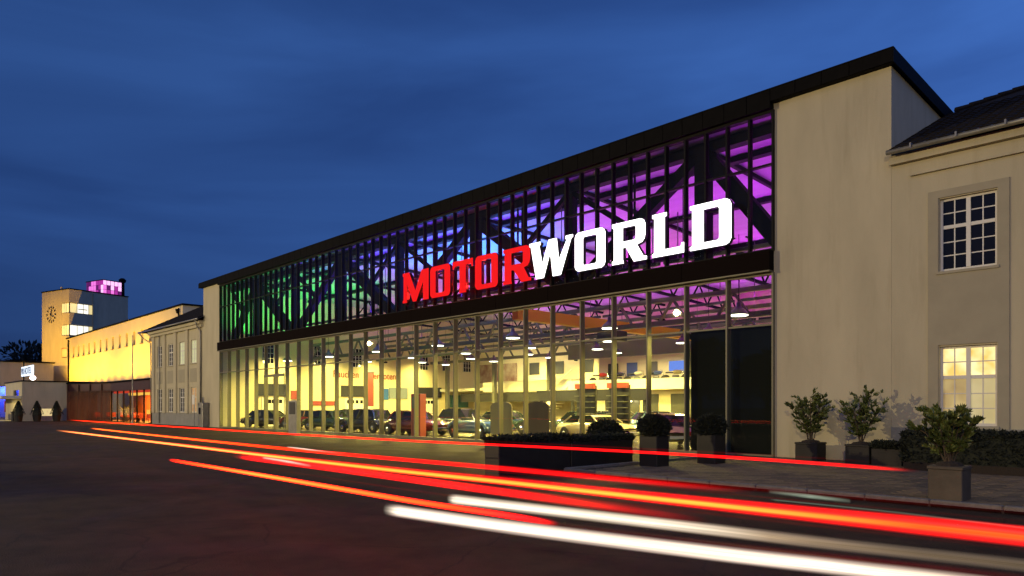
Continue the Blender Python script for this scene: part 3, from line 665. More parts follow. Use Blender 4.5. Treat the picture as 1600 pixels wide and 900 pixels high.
def wall_with_holes(x0, x1, z0, z1, holes, y0, y1, mb):
    xs = sorted({x0,x1,*[h[0] for h in holes],*[h[1] for h in holes]}); zs = sorted({z0,z1,*[h[2] for h in holes],*[h[3] for h in holes]})
    for i in range(len(xs)-1):
        for j in range(len(zs)-1):
            cx, cz = (xs[i]+xs[i+1])/2, (zs[j]+zs[j+1])/2
            if any(h[0] < cx < h[1] and h[2] < cz < h[3] for h in holes): continue
            mb.box(xs[i],xs[i+1],y0,y1,zs[j],zs[j+1])
    return mb
def glow(name, c1, c2, scale, strength):
    m = mat(name, (.5,.45,.3), .4, emit=c1, estr=strength); t = m.node_tree; b = t.nodes['Principled BSDF']
    co = t.nodes.new('ShaderNodeTexCoord'); n = t.nodes.new('ShaderNodeTexNoise'); n.inputs['Scale'].default_value = scale; n.inputs['Detail'].default_value = 2
    rr = t.nodes.new('ShaderNodeValToRGB'); rr.color_ramp.elements[0].position = .38; rr.color_ramp.elements[1].position = .62; rr.color_ramp.elements[0].color = (*c1,1); rr.color_ramp.elements[1].color = (*c2,1)
    t.links.new(co.outputs['Object'], n.inputs['Vector']); t.links.new(n.outputs['Fac'], rr.inputs[0]); t.links.new(rr.outputs[0], b.inputs['Emission Color']); return m
curtain_lit = {'low': glow('drawn_blind_lit', (.20,.12,.012), (.42,.31,.09), 1.6, .8), 'low2': glow('pale_blind_lit', (.36,.30,.11), (.50,.43,.20), 1.2, .8), 'top': [glow('warm_lit_pane', (.80,.50,.07), (1,.88,.42), 2.3, 1.05)]}
# right hand building, in line with the hall
rb = thing('side_building', 'cream two storey building with tiled roof at the near end of the hall', 'building', (-1, D, 0))
WX = [-5.19, -2.34, 0.51, 3.36]
holes = []
for cx in WX: holes += [(cx-.64,cx+.64,1.08,3.16), (cx-.64,cx+.64,5.10,7.02)]
wall_with_holes(XR+.003, 6.0, 1.03, 8.42, holes, D+.004, D+.40, MB()).build('wall', plaster, rb)
MB().box(XR+.003, 6.0, D-.03, D+.40, 0, 1.03).build('plinth', plinthm, rb)
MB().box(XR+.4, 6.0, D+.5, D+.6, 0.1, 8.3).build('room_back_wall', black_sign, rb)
MB().box(5.6, 6.0, D+.4, D+12, 0, 8.4).build('wall', plaster, rb)
for cx in WX:
    s_ = MB(); wall_with_holes(cx-.90, cx+.90, 1.03, 7.25, [(cx-.66,cx+.66,1.08,3.20),(cx-.66,cx+.66,5.08,7.05)], D-.035, D+.003, s_)
    s_.build('window_surround', plaster2, rb)
    cross_window(cx, 1.10, 3.16, curtain_lit if cx == WX[0] else glass_dark, rb)
    cross_window(cx, 5.12, 7.02, glass_dark, rb)
MB().box(-6.5, 6.1, D-.09, D+.003, 7.78, 7.84).build('cornice_moulding', plaster, rb)
MB().box(XR+.003, 6.3, D-.16, D-.002, 8.17, 8.40).build('eaves_soffit', plaster, rb)
MB().tube([(XR+.01,D-.40,8.44),(6.4,D-.40,8.44)], .068, 10).build('gutter', zinc, rb, True)
gb = MB()
for i in range(12): gb.box(-6.4+i*1.05,-6.36+i*1.05,D-.49,D-.31,8.42,8.54)
gb.build('gutter_brackets', zinc, rb)
mR = .47; z0r = 8.42; y0r = D-.42
RZ = lambda y: z0r+mR*(y-y0r)
MB().add([(XR+.01,y0r,z0r),(6.4,y0r,z0r),(6.4,y0r+11,RZ(y0r+11)),(XR+5.3,y0r+11,RZ(y0r+11)),(XR+.13,26.35,RZ(26.35)),
          (XR+.15,y0r+11,RZ(26.35)-1.0),(6.4,y0r+16,RZ(y0r+11)-3)], [(0,1,2,3,4),(4,3,5),(3,2,6,5)]).build('roof', tile_m, rb)
tile_rows(XR+.04, 6.3, y0r, z0r+.01, mR, 17, rb, 280, hipfn=lambda x, y: y < 26.2)
hp = MB(); n = 16
for i in range(n):
    s_ = i*5.2/n; hp.tube([(XR+.15+s_,26.35+s_,RZ(26.35+s_)+.05),(XR+.15+s_+.36,26.35+s_+.36,RZ(26.35+s_+.36)+.03)], [.11,.09], 7)
hp.build('hip_tiles', tile_m, rb)
MB().box(XR-.02, XR+.10, D+.3, 26.5, 0, 0.01).build('flashing', zinc, rb)

# left hand annex, mirror of the right one
la = thing('annex_building', 'grey cream two storey annex with pilasters between hall and pavilion', 'building', (-65, D, 0))
XA0, XA1 = -70.2, XL-.003
AW = [-59.75, -62.5, -65.3, -68.2]
ah = []
for cx in AW: ah += [(cx-.64,cx+.64,1.08,3.16), (cx-.64,cx+.64,5.10,7.02)]
wall_with_holes(XA0, XA1, 1.03, 8.42, ah, D+.004, D+.4, MB()).build('wall', plaster, la)
MB().box(XA0-.0, XA1, D-.03, D+.4, 0, 1.03).build('plinth', plinthm, la)
MB().box(XA0, XA0+.4, D+.4, D+11, 0, 8.4).build('wall', plaster, la)
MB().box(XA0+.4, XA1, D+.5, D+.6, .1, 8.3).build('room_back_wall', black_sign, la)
for x in (-58.35, -61.1, -63.9, -66.7, -69.7): MB().bbox(x-.30, x+.30, D-.14, D+.002, 1.03, 7.9, .02).build('pilaster', plaster, la)
MB().box(XA0-.05, XA1, D-.2, D+.0025, 7.9, 8.12).build('cornice_moulding', plaster, la)
MB().box(XA0-.3, XA1, D-.34, D-.001, 8.14, 8.40).build('eaves_soffit', plaster, la)
palelit = mat('greenish_lit_pane', (.5,.55,.35), .3, emit=(.62,.66,.36), estr=.5); orl = mat('orange_lit_pane', (.5,.3,.1), .4, emit=(.7,.34,.10), estr=.30)
for i, cx in enumerate(AW):
    cross_window(cx, 1.10, 3.16, orl if i == 0 else glass_dark, la); cross_window(cx, 5.12, 7.02, palelit if i in (0, 1) else glass_dark, la)
    MB().box(cx-.75, cx+.75, D-.02, D+.003, 3.6, 4.7).build('spandrel', plaster2, la)
mA = .58; yA = D-.5; xA = XA0-2.2
MB().add([(xA,yA,8.45),(XA1+.35,yA,8.45),(XA1+.35,yA+6.5,8.45+6.5*mA),(xA+6.5,yA+6.5,8.45+6.5*mA),(xA,yA+13,8.45),(XA1+.0,yA+13,8.45),
          (xA,yA,8.38),(XA1+.35,yA,8.38)], [(0,1,2,3),(0,3,4),(3,2,5,4),(0,6,7,1)]).build('roof', tile_m, la)
tile_rows(xA, XA1-.1, yA, 8.46, mA, 14, la, 0, hipfn=lambda x, y: x-xA > y-yA)
MB().box(-63.6, -62.7, D+2.2, D+2.9, 8.45+3*mA-.55, 8.45+3*mA+.28).build('skylight', zinc, la)
MB().tube([(xA,yA-.08,8.46),(XA1+.3,yA-.08,8.46)], .08, 8).build('gutter', zinc, la, True)
MB().tube([(-57.9,yA-.05,8.4),(-58.15,D-.3,7.95),(-58.0,D-.12,7.6),(-57.95,D-.1,7.3),(-57.95,D-.1,.1)], .05, 8).build('downpipe', zinc, la, True)
MB().tube([(xA+.15,yA-.05,8.4),(xA+.7,D-.3,7.9),(XA0-.1,D-.12,7.4),(XA0-.08,D-.1,.1)], .05, 8).build('downpipe', zinc, la, True)
MB().tube([(-67.9,D-.12,8.2),(-67.9,D-.12,.1)], .045, 8).build('downpipe', zinc, la, True)
# metal cabinet and notice board beside the downpipe
cb = thing('ticket_machine', 'grey ticket machine standing by the far end wall of the hall', 'machine', (-56.9, D-.4, 0))
MB().bbox(-57.3,-56.3,D-.55,D-.05,0,1.9,.03).build('machine_case', zinc, cb); MB().box(-57.0,-56.7,D-.58,D-.551,1.0,1.5).build('display', glass_dark, cb)
MB().tube([(-57.35,D-.8,0),(-57.35,D-.8,2.35)], .03).build('post', zinc, cb); MB().bbox(-57.75,-57.2,D-.83,D-.78,1.75,2.5,.01).build('notice_plate', whitepaint, cb)

# ------------------------------------------------------------------ yellow floodlit wing and clock tower
YW = 27.0
wg = thing('long_wing', 'long yellow floodlit wing with a row of small square windows', 'building', (-107, YW, 0))
WN = [-94.46-3.18*i for i in range(13)]; WN = [-88.1, -91.28]+WN+[]; WN = WN[:14]; WN = [-81.9, -85.0]+WN
wh = [(x-.45,x+.45,9.35,11.05) for x in WN]
wall_with_holes(-134.0, -80.3, 0, 12.55, wh, YW, YW+.5, MB()).build('wall', wingplaster, wg)
MB().box(-134.2, -80.0, YW-.15, YW+12, 12.552, 12.72).build('roof', blackmetal, wg)
MB().box(-80.7, -80.3, YW+.5, YW+12, 0, 12.55).build('wall', wingplaster, wg)
for x in WN:
    wo = MB().box(x-.45,x+.45,YW+.32,YW+.36,9.35,11.05).build('window', mat('wing_window_glass',(.25,.2,.09),.2), wg)
    MB().box(x-.02,x+.02,YW+.29,YW+.32,9.35,11.05).build('window_bar', wingplaster, wo)
    MB().box(x-.55,x+.45,YW-.16,YW+.3,9.29,9.348).build('sill', mat('dark_sill', (.12,.08,.04), .7), wo)
MB().tube([(-81.2,YW-.12,12.3),(-81.2,YW-.12,9.0)], .09).lathe([(.1,0),(.2,.3),(.2,.5)], (-81.2,YW-.25,11.7), 8).build('downpipe', darksteel, wg)
MB().tube([(-132.4,YW-.12,12.3),(-132.4,YW-.12,4.3)], .12).build('downpipe', darksteel, wg)
Ylw = (1.0, .52, .03)
for i in range(15):
    x = -131.5+i*3.4; fo = thing('wall_uplighter', f'{ORD[i]} small uplighter from the tower at the foot of the yellow wing', 'uplighter', (x, YW-2.6, 4.45), 'uplighters under the yellow wing')
    MB().bbox(x-.18,x+.18,YW-2.75,YW-2.45,4.36,4.52,.02).build('lamp_case', flood_m, fo)
    light('uplight_beam', 'SPOT', (x, YW-2.6, 4.56), 2900*rnd.uniform(.7,1.35), Ylw, (x+.1, YW+.1, 10.6), .08, angle=R(125), blend=.8, parent=fo)

# tower, turned 17.4 degrees
TA = R(17.4); C0 = Vector((-133.9, 27.3, 0))
tw = thing('clock_tower', 'square cream tower with clock face and glowing corner windows', 'tower', (C0.x, C0.y, 0), rz=TA)
# local frame: +x back along the long wing side (away from face A), -x to the left; y into depth
def tb(mb, name, m, parent=tw, **k):
    o = bpy.data.objects.new(name, mb.mesh(name, m, k.get('smooth', False))); C.objects.link(o); o.parent = parent
    if 'label' in k: o['label'] = k['label']
    return o
TH = 20.75
bands = [(16.9,18.6),(13.2,15.0)]
# walls as stacked storeys with wrap-around window bands: clock face is y=0 (x -8..0), other face x=0 (y 0..10)
zs = [0, 9.6, 11.2, 13.2, 15.0, 16.9, 18.6, TH]
body = MB()
for i in range(7):
    z0_, z1_ = zs[i], zs[i+1]
    if i == 1: body.box(-8.05,-2.2,0,.4,z0_,z1_); body.box(-.4,0,.6,10,z0_,z1_)
    elif i in (3, 5): body.box(-8.05,-2.2,0,.4,z0_,z1_); body.box(-.4,0,3.8,10,z0_,z1_)
    else: body.box(-8.05,-0.0,0,.4,z0_,z1_); body.box(-.4,0,.4,10,z0_,z1_)
body.box(-8.05,-7.65,.4,10,0,TH); body.box(-7.65,-.4,9.6,10,0,TH); body.box(-7.65,-.4,.4,9.6,TH-.4,TH-.1)
tb(body, 'wall', plaster)
tb(MB().box(-8.15,.1,-.1,10.1,TH+.002,TH+.16), 'roof_edge', blackmetal)
tb(MB().box(-2.45,-2.15,-.06,.2,TH-.2,TH+.55), 'parapet_post', plaster)
tb(MB().tube([(.1,3.85,4),(.1,3.85,TH-.2)], .08), 'downpipe', plaster2)
litw = mat('tower_lit_glass', (.9,.8,.4), .3, emit=(1,.80,.34), estr=.8, col2=(.6,.5,.2), vscale=.8); litb = mat('tower_bright_glass', (1,.95,.8), .3, emit=(1,.93,.7), estr=1.3)
for i, (z0_, z1_) in enumerate(bands):
    for (a0, a1) in ((-2.2,-1.7),(-1.65,-1.1),(-1.05,-.2)):
        tb(MB().box(a0,a1,.12,.16,z0_+.1,z1_-.1), 'window_pane', litw)
    for k, (a0, a1) in enumerate(((.1,1.3),(1.36,2.3),(2.36,3.2),(3.25,3.8))):
        tb(MB().box(-.16,-.12,a0,a1,z0_+.1,z1_-.1), 'window_pane', litb if k in (1, 2) and i == 0 or (k in (0,1,2) and i == 1) else litw)
    fr_ = MB(); fr_.box(-2.2,0,.1,.3,z0_,z0_+.1); fr_.box(-.3,-.1,.3,3.8,z0_,z0_+.1); fr_.box(-.18,-.06,.05,.17,z0_+.1,z1_)
    for q in (-1.67,-1.07): fr_.box(q-.03,q+.03,.08,.2,z0_+.1,z1_)
    for q in (1.33,2.33,3.22): fr_.box(-.2,-.08,q-.03,q+.03,z0_+.1,z1_)
    tb(fr_, 'window_frame', frame_dark)
tb(MB().box(-.42,-.10,1.5,3.0,17.6,17.72), 'ceiling_lamp', frame_dark)
tb(MB().box(-2.2,-.1,.12,.16,9.7,11.1), 'window_pane', mat('tower_orange_glass', (.7,.3,.1), .3, emit=(1,.42,.10), estr=.7, col2=(.9,.6,.2), vscale=1.5))
tb(MB().box(-2.2,-.4,.1,.25,9.6,9.72), 'window_frame', frame_dark)
for (z0_, z1_, ly) in ((16.9,18.6,0),(13.2,15.0,0)):
    pass
ck = tb(MB().lathe([(.07,-.05),(.07,.0)], (-5.2,-.02,16.9), 10, 'y'), 'clock_hub', black_sign)
tk = []
for k in range(12):
    a_ = k*math.pi/6; c_, s_ = math.sin(a_), math.cos(a_); r0, r1 = 1.02, 1.42
    tb(MB().bar((-5.2+c_*r0,-.04,16.9+s_*r0), (-5.2+c_*r1,-.04,16.9+s_*r1), .05, .24, up=(c_*0+s_,0,-c_)), 'hour_mark', black_sign, parent=ck)
tb(MB().bar((-5.2,-.1,16.9), (-5.05,-.1,17.75), .04, .17, up=(1,0,0)), 'hour_hand', black_sign, parent=ck)
tb(MB().bar((-5.55,-.14,17.1), (-4.4,-.14,16.45), .03, .13, up=(0,0,1)), 'minute_hand', black_sign, parent=ck)
tb(MB().bar((-5.2,-.16,16.9), (-5.2,-.16,15.9), .03, .12, up=(1,0,0)), 'minute_hand', black_sign, parent=ck)
for i_, (x_, y_, tx, ty) in enumerate(((-3.5,-13,-3.5,0),(9.0,-3.0,.0,5.0),(-7.4,-10,-6.4,0))):
    uo = thing('tower_uplighter', ['uplighter before the clock face of the tower','uplighter at the corner of tower and yellow wing','uplighter at the outer corner of the tower'][i_], 'uplighter', (0,0,0), 'uplighters at the tower')
    M_ = tw.matrix_basis @ Matrix.Identity(4); q_ = Matrix.Rotation(TA,4,'Z') @ Vector((x_,y_,4.5 if i_ == 1 else 8.75)) + C0; g_ = Matrix.Rotation(TA,4,'Z') @ Vector((tx,ty,13)) + C0
    uo.location = (q_.x,q_.y,q_.z-.1); MB().bbox(q_.x-.2,q_.x+.2,q_.y-.2,q_.y+.2,q_.z-.25,q_.z-.06,.02).build('lamp_case', mat('floodlight_case', (0.03,0.03,0.03), .5), uo)
    light('uplight_beam', 'SPOT', q_, [9500,15000,3500][i_], Ylw, g_, .1, angle=R(75), blend=.9, parent=uo)
# pink glazed rooftop cube
pk = thing('rooftop_cube', 'glowing magenta glass cube on the roof of the clock tower', 'rooftop room', (C0.x, C0.y, TH+.16), rz=TA)
pinks = [emat('pink_glow_a', (1,.22,.85), 1.0), emat('pink_glow_b', (.75,.06,.6), .6), emat('pink_glow_c', (1,.5,.95), 1.4), emat('pink_glow_d', (.25,.03,.28), .5)]
px0, px1, py0, py1 = -6.0, -1.0, 6.2, 9.5
def pkput(mb, name, m): return tb(mb, name, m, parent=pk)
pkput(MB().box(px0-.06,px1+.06,py0-.06,py1+.06,2.35,2.5), 'cube_roof', pav_dark)
for i in range(7):
    a0 = px0+i*(px1-px0)/7
    for j in range(3): pkput(MB().box(a0+.06,a0+(px1-px0)/7-.06,py0,py0+.05,.06+j*.78,.78+j*.78), 'glowing_pane', pinks[rnd.choice([0,0,1,2,3,1])])
for i in range(5):
    a0 = py0+i*(py1-py0)/5
    for j in range(3): pkput(MB().box(px1-.05,px1,a0+.06,a0+(py1-py0)/5-.06,.06+j*.78,.78+j*.78), 'glowing_pane', pinks[2] if j == 2 else pinks[rnd.choice([0,1,2,3,1])])
pkput(MB().box(px0+.1,px1-.1,py0+.1,py1-.1,0,2.3), 'cube_core', pav_dark)
chn = thing('roof_vent', 'dark round vent stack beside the magenta rooftop cube', 'vent', (C0.x, C0.y, TH+.16), rz=TA)
tb(MB().lathe([(.35,0),(.32,2.4),(.5,2.5),(.62,2.9),(.3,3.2)], (-1.2,9.75-.1+.1,0), 12), 'vent_pipe', darksteel, parent=chn)

# ------------------------------------------------------------------ pavilion (restaurant)
pv = thing('glass_pavilion', 'low maroon restaurant pavilion with bronze slats and warm lit glass front', 'pavilion', (-80, D, 0))
Pa, Pb, Pc = (-92.2, 18.7), (-83.8, D), (-70.35, D)
MB().prism([Pa, Pb, Pc, (-70.35, 26.8), (-96, 26.8)], 3.2, 4.1).build('roof_band', pav_dark, pv)
MB().prism([(Pa[0]-.15,Pa[1]-.2), (Pb[0]-.05,Pb[1]-.25), (Pc[0],Pc[1]-.25), (-70.35, 26.9), (-96, 26.9)], 4.102, 4.22).build('roof_cap', blackmetal, pv)
MB().prism([(-91.9,19.0), (-83.7,D+.1), (-70.4,D+.1), (-70.4,26.7), (-95.6,26.7)], 0.02, 0.06).build('floor', mat('dark_wood_floor', (.1,.05,.03), .4), pv)
MB().box(-96,-70.4,26.5,26.7,.06,3.2).build('back_wall', mat('orange_wall', (.7,.25,.05), .8), pv)
dv = Vector((Pb[0]-Pa[0], Pb[1]-Pa[1], 0)); Ln = dv.length; dv.normalize(); nv = Vector((dv.y,-dv.x,0))
nS = 34
for i in range(nS+1):
    p = Vector((Pa[0],Pa[1],0))+dv*(Ln*i/nS); big = i % 9 == 0
    MB().bar((p.x+nv.x*.08,p.y+nv.y*.08,.05), (p.x+nv.x*.08,p.y+nv.y*.08,3.3 if not big else 4.0), .10 if big else .055, .16).build('facade_slat', pav_slat, pv)
a3 = (Pa[0]+.02,Pa[1]+.15,0); 
MB().add([(Pa[0],Pa[1]+.1,.05),(Pb[0],Pb[1]+.1,.05),(Pb[0],Pb[1]+.1,3.2),(Pa[0],Pa[1]+.1,3.2)], [(0,1,2,3)]).build('tinted_glass', glass_mat('pavilion_tint', (.50,.30,.20), ior=1.3), pv)
for i in range(7):
    x = -83.7+i*2.2; MB().box(x-.04,x+.04,D-.05,D+.08,.05,3.2).build('mullion', frame_dark, pv)
for i in range(6):
    x = -83.7+i*2.2; MB().box(x+.05,x+2.15,D+.01,D+.02,.05,3.2).build('glass_pane', glass_small, pv)
light('pavilion_lamp', 'AREA', (-77, 23.6, 3.05), 5200, (1.0,.40,.06), (-77, 23.7, 0), 10, 4)
light('pavilion_lamp', 'AREA', (-88, 23.6, 3.05), 1800, (1.0,.35,.08), (-88, 23.7, 0), 6, 4)
shade_m = emat('fabric_shade_glow', (1,.55,.08), 1.6)
for i, (x, y, z) in enumerate(((-81.6,22.6,2.75),(-77.8,22.6,2.75),(-74.0,22.9,1.9),(-74.6,22.3,.85),(-79.4,24.5,2.2),(-72.2,22.8,2.6))):
    lp_ = thing('drum_lamp', f'{ORD[i]} glowing amber drum lamp in the restaurant window, counted from the tower', 'lamp', (x,y,z), 'amber drum lamps in the pavilion')
    MB().lathe([(.55,0),(.55,.42)], (x,y,z), 14).build('lamp_shade', shade_m, lp_); MB().tube([(x,y,z+.42),(x,y,3.2)], .02, 6).build('cable', darksteel, lp_)
MB().box(-83.5,-70.5,21.1,21.3,2.95,3.15).build('ceiling_edge_light', emat('red_cove_light', (1,.06,.02), .9), pv)
for i, (x, y) in enumerate(((-82.0,21.8),(-79.6,22.4),(-77.0,21.7),(-74.5,22.2),(-72.0,21.8),(-88,22.0),(-90,21.2))):
    tb_ = thing('dining_table', f'{ORD[i]} small dark dining table with chairs inside the restaurant', 'table', (x,y,0), 'dining tables in the pavilion')
    MB().lathe([(.45,.72),(.45,.76)], (x,y,0), 14).build('table_top', rustred, tb_); MB().lathe([(.25,.06),(.04,.1),(.04,.72)], (x,y,0), 8).build('table_leg', darksteel, tb_)
    for s_ in (-1,1):
        ch_ = thing('dining_chair', f'dark dining chair on the {"tower" if s_ < 0 else "annex"} side of the {ORD[i]} restaurant table', 'chair', (x+s_*.75,y,0), 'restaurant chairs')
        b_ = MB(); X_ = x+s_*.75; b_.box(X_-.22,X_+.22,y-.22,y+.22,.43,.48); b_.build('seat', rustred, ch_)
        b_ = MB(); b_.box(X_+s_*.18-.02,X_+s_*.18+.02,y-.22,y+.22,.48,.95); b_.build('backrest', rustred, ch_)
        for q in ((-.2,-.2),(.2,-.2),(.2,.2),(-.2,.2)): MB().box(X_+q[0]-.018,X_+q[0]+.018,y+q[1]-.018,y+q[1]+.018,.06,.43).build('leg', darksteel, ch_)
for i, (x, y) in enumerate(((-80.9, 21.6),(-83.0,22.0))):
    ip = thing('palm_plant', ['broad leafy palm in the restaurant window','slimmer leafy palm by the corner of the restaurant'][i], 'plant', (x,y,.06))
    MB().lathe([(.22,0),(.28,.45)], (x,y,.06), 10).build('pot', black_sign, ip)
    lf = MB()
    for k in range(40):
        a_ = rnd.uniform(0,6.28); L_ = rnd.uniform(.5,1.1); zt2 = rnd.uniform(.7,1.9); p0 = Vector((x,y,.4+rnd.uniform(0,.5))); p1 = Vector((x+math.cos(a_)*L_,y+math.sin(a_)*L_,zt2)); sd2 = Vector((-math.sin(a_),math.cos(a_),0))*.05
        pm_ = (p0+p1)/2+Vector((0,0,.25)); lf.add([p0,pm_+sd2,p1,pm_-sd2], [(0,1,2,3)])
    lf.build('leaves', leaf_m, ip)

# ------------------------------------------------------------------ low cream block, hotel sign, entrance, far buildings
lb = thing('entrance_block', 'low flat roofed cream block with strip window left of the pavilion', 'building', (-97, 17, 0))
BY0, BY1, BX = 14.4, 18.62, -92.3
bw = MB(); 
for (y0_,y1_,z0_,z1_) in ((BY0,BY1,1.35,4.3),(BY0,BY1,0,.55),(BY0,15.4,.55,1.35),(17.9,BY1,.55,1.35)): bw.box(BX-.3,BX,y0_,y1_,z0_,z1_)
bw.box(-103,BX-.3,BY0,BY0+.3,0,2.6); bw.box(-103,BX-.3,BY0,BY0+.3,3.4,4.3); bw.box(-94.2,BX-.3,BY0,BY0+.3,2.6,3.4); bw.box(-103,-97.5,BY0,BY0+.3,2.6,3.4); bw.box(-103,-102.7,BY0+.3,24,0,4.3); bw.build('wall', plaster, lb)
MB().box(-103.1,BX+.08,BY0-.1,24,4.302,4.42).build('roof', blackmetal, lb)
MB().box(BX-.25,BX-.2,15.4,17.9,.55,1.35).build('strip_window', mat('strip_window_lit', (.6,.5,.3), .3, emit=(.9,.7,.32), estr=.8, col2=(.1,.08,.06), vscale=3), lb)
MB().box(-97.5,-94.2,BY0+.15,BY0+.2,2.6,3.4).build('window', glass_dark, lb)
MB().box(BX-.35,BX-.31,15,18.5,.3,1.5).build('window_backing', black_sign, lb)
MB().bbox(-106,-92.6,12.6,14.39,2.45,2.75,.03).build('entrance_canopy', mat('canopy_white', (.75,.7,.5), .5), lb)
light('canopy_lamp', 'AREA', (-96, 13.3, 2.4), 70, (1,.8,.35), (-96,13.4,0), 5, .8)
tag(MB().box(-93.6,-93.1,13.0,13.06,1.0,2.2).build('info_panel', rustred), 'dark red information panel beside the entrance canopy', 'panel')
tag(MB().lathe([(.16,0),(.14,.9),(.2,.95),(.18,1.05)], (-92.5,13.6,0), 10).build('ash_bin', black_sign), 'slim dark bin under the entrance canopy', 'bin')
hs = thing('hotel_sign', 'white lit HOTEL sign on a short mast above the low block', 'sign', (-98, 15.4, 4.4))
MB().box(-99.2,-92.4,15.4,15.5,5.05,6.15).build('sign_box', emat('white_sign_glow', (.80,.9,1.0), 1.6), hs)
MB().tube([(-98,15.45,4.4),(-98,15.45,6.9)], .06).build('mast', darksteel, hs)
tm = text_mesh('sign_text', 'V8 HOTEL', 1.05, .03, mat('sign_text_blue', (.08,.12,.25), .5), 'LEFT', 1.22); put('sign_text', tm, (-98.95,15.37,5.25), hs, rot=(R(90),0,0))
gl = thing('roof_globe_lamp', 'round white lamp on the roof of the low block', 'lamp', (-93.6, 15.6, 4.42))
MB().lathe([(.05,0),(.22,.08),(.3,.26),(.22,.44),(.05,.5)], (-93.6,15.6,4.5), 12).build('globe', emat('globe_glow', (1,.93,.9), 7), gl); MB().tube([(-93.6,15.6,4.42),(-93.6,15.6,4.52)], .05).build('base', darksteel, gl)
# far building behind, with a blue lit colonnade
fb = thing('far_building', 'wide low beige building with blue lit colonnade at the far left', 'building', (-135, 12, 0))
MB().box(-150,-128,5,24,4.5,8.2).build('upper_wall', plaster, fb); MB().box(-150.2,-127.8,4.8,24.2,8.2,8.4).build('roof', blackmetal, fb)
MB().box(-150,-130,5.5,24,0,4.5).build('recessed_wall', mat('blue_washed_wall', (.3,.35,.7), .7), fb)
for i in range(9): MB().box(-128.6,-128.1,5.4+i*2.2,5.8+i*2.2,0,4.5).build('column', plaster, fb)
for i in range(3): light('blue_wash', 'POINT', (-129.2, 8+i*5, 4.0), 500, (.05,.1,1), size=.3)
sheet('entrance_pavement', -120, -92.4, 6, 14.3, 0.03, mat('light_paving', (.4,.36,.24), .8, var=.1))

# ================================================================== PLANTS
def leaf_cloud(mb, c, rad, n, size, shape='ellipsoid', up=.3):
    for _ in range(n):
        while True:
            p = Vector((rnd.uniform(-1,1), rnd.uniform(-1,1), rnd.uniform(-1,1)))
            if p.length < 1 and (p.length > .45 or rnd.random() < .4): break
        q = Vector((c[0]+p.x*rad[0], c[1]+p.y*rad[1], c[2]+p.z*rad[2]))
        d = (p+Vector((rnd.uniform(-.6,.6), rnd.uniform(-.6,.6), up+rnd.uniform(-.4,.6)))).normalized()
        leaf(mb, q, d, size*rnd.uniform(.7,1.3))
def leaf(mb, q, d, L_):
    s_ = d.cross(Vector((rnd.uniform(-1,1),rnd.uniform(-1,1),rnd.uniform(-1,1))))
    if s_.length < 1e-3: s_ = Vector((1,0,0))
    s_ = s_.normalized()*L_*.25; n_ = d.cross(s_).normalized()*L_*.06
    mb.add([q, q+d*L_*.45+s_-n_, q+d*L_, q+d*L_*.45-s_-n_, q+d*L_*.5+n_], [(0,1,4),(1,2,4),(2,3,4),(3,0,4)])
def laurel(loc, h_, spread, lab, box=(.62,.62,.52), m_box=None, nst=14, leafs=.105, rz=0.0, dens=1.0):
    x, y = loc; t = thing('potted_laurel', lab, 'plant', (x,y,0.06), 'laurel bushes in square planters')
    bx_, by_, bz_ = box
    pb = MB(); pb.bbox(-bx_/2,bx_/2,-by_/2,by_/2,.0,bz_-.05,.012); pb.bbox(-bx_/2-.015,bx_/2+.015,-by_/2-.015,by_/2+.015,bz_-.05,bz_,.01)
    pb.v = [(a_+x,b_+y,c_+.06) for a_,b_,c_ in pb.v]; pb.build('planter_box', m_box or planter_m, t)
    so_ = MB(); so_.lathe([(bx_*.44,0),(bx_*.36,.05),(.05,.08)], (x,y,bz_+.055), 10); so_.build('soil', soil, t)
    stm, lv = MB(), MB(); z0_ = bz_+.08
    for k in range(nst):
        a_ = 2*math.pi*k/nst+rnd.uniform(-.3,.3); r_ = spread*rnd.uniform(.35,1.0); hh = h_*rnd.uniform(.7,1.0)*(1-.25*(r_/spread)**2)
        p0 = Vector((x+rnd.uniform(-.06,.06), y+rnd.uniform(-.06,.06), z0_)); p3 = Vector((x+math.cos(a_)*r_, y+math.sin(a_)*r_, z0_+hh))
        p1 = p0.lerp(p3,.35)+Vector((0,0,.10)); p2 = p0.lerp(p3,.7)+Vector((0,0,.08))
        pts = [p0,p1,p2,p3]; stm.tube(pts, [.014,.011,.008,.004], 5)
        def along(u):
            u *= 3; i_ = min(2,int(u)); return pts[i_].lerp(pts[i_+1],u-i_)
        nb = 9
        for b_ in range(nb):
            u = .16+.84*b_/(nb-1); q = along(u); out_ = (Vector((math.cos(a_),math.sin(a_),0))*.6+Vector((rnd.uniform(-1,1),rnd.uniform(-1,1),rnd.uniform(.1,.9)))).normalized()
            tip = q+out_*rnd.uniform(.12,.26)*(h_/1.2); stm.tube([q,tip],[.005,.002],4)
            for l_ in range(int(17*dens)):
                w_ = rnd.uniform(.2,1.05); d_ = (out_+Vector((rnd.uniform(-.9,.9),rnd.uniform(-.9,.9),rnd.uniform(-.2,.9)))).normalized(); leaf(lv, q.lerp(tip,w_), d_, leafs*rnd.uniform(.7,1.25))
    stm.build('stems', bark, t); lv.build('foliage', leaf_m, t, kind='stuff')
    return t
laurel((-8.88, 20.15), 1.42, .62, 'laurel bush in dark planter nearest the glass front, against the cream wall')
laurel((-7.45, 20.05), 1.35, .58, 'laurel bush in dark planter with a low box beside it against the wall')
laurel((-3.58, 13.4), .98, .46, 'laurel bush in a bronze planter standing out on the paving', m_box=planter_l, box=(.50,.50,.56), leafs=.10, dens=1.3)
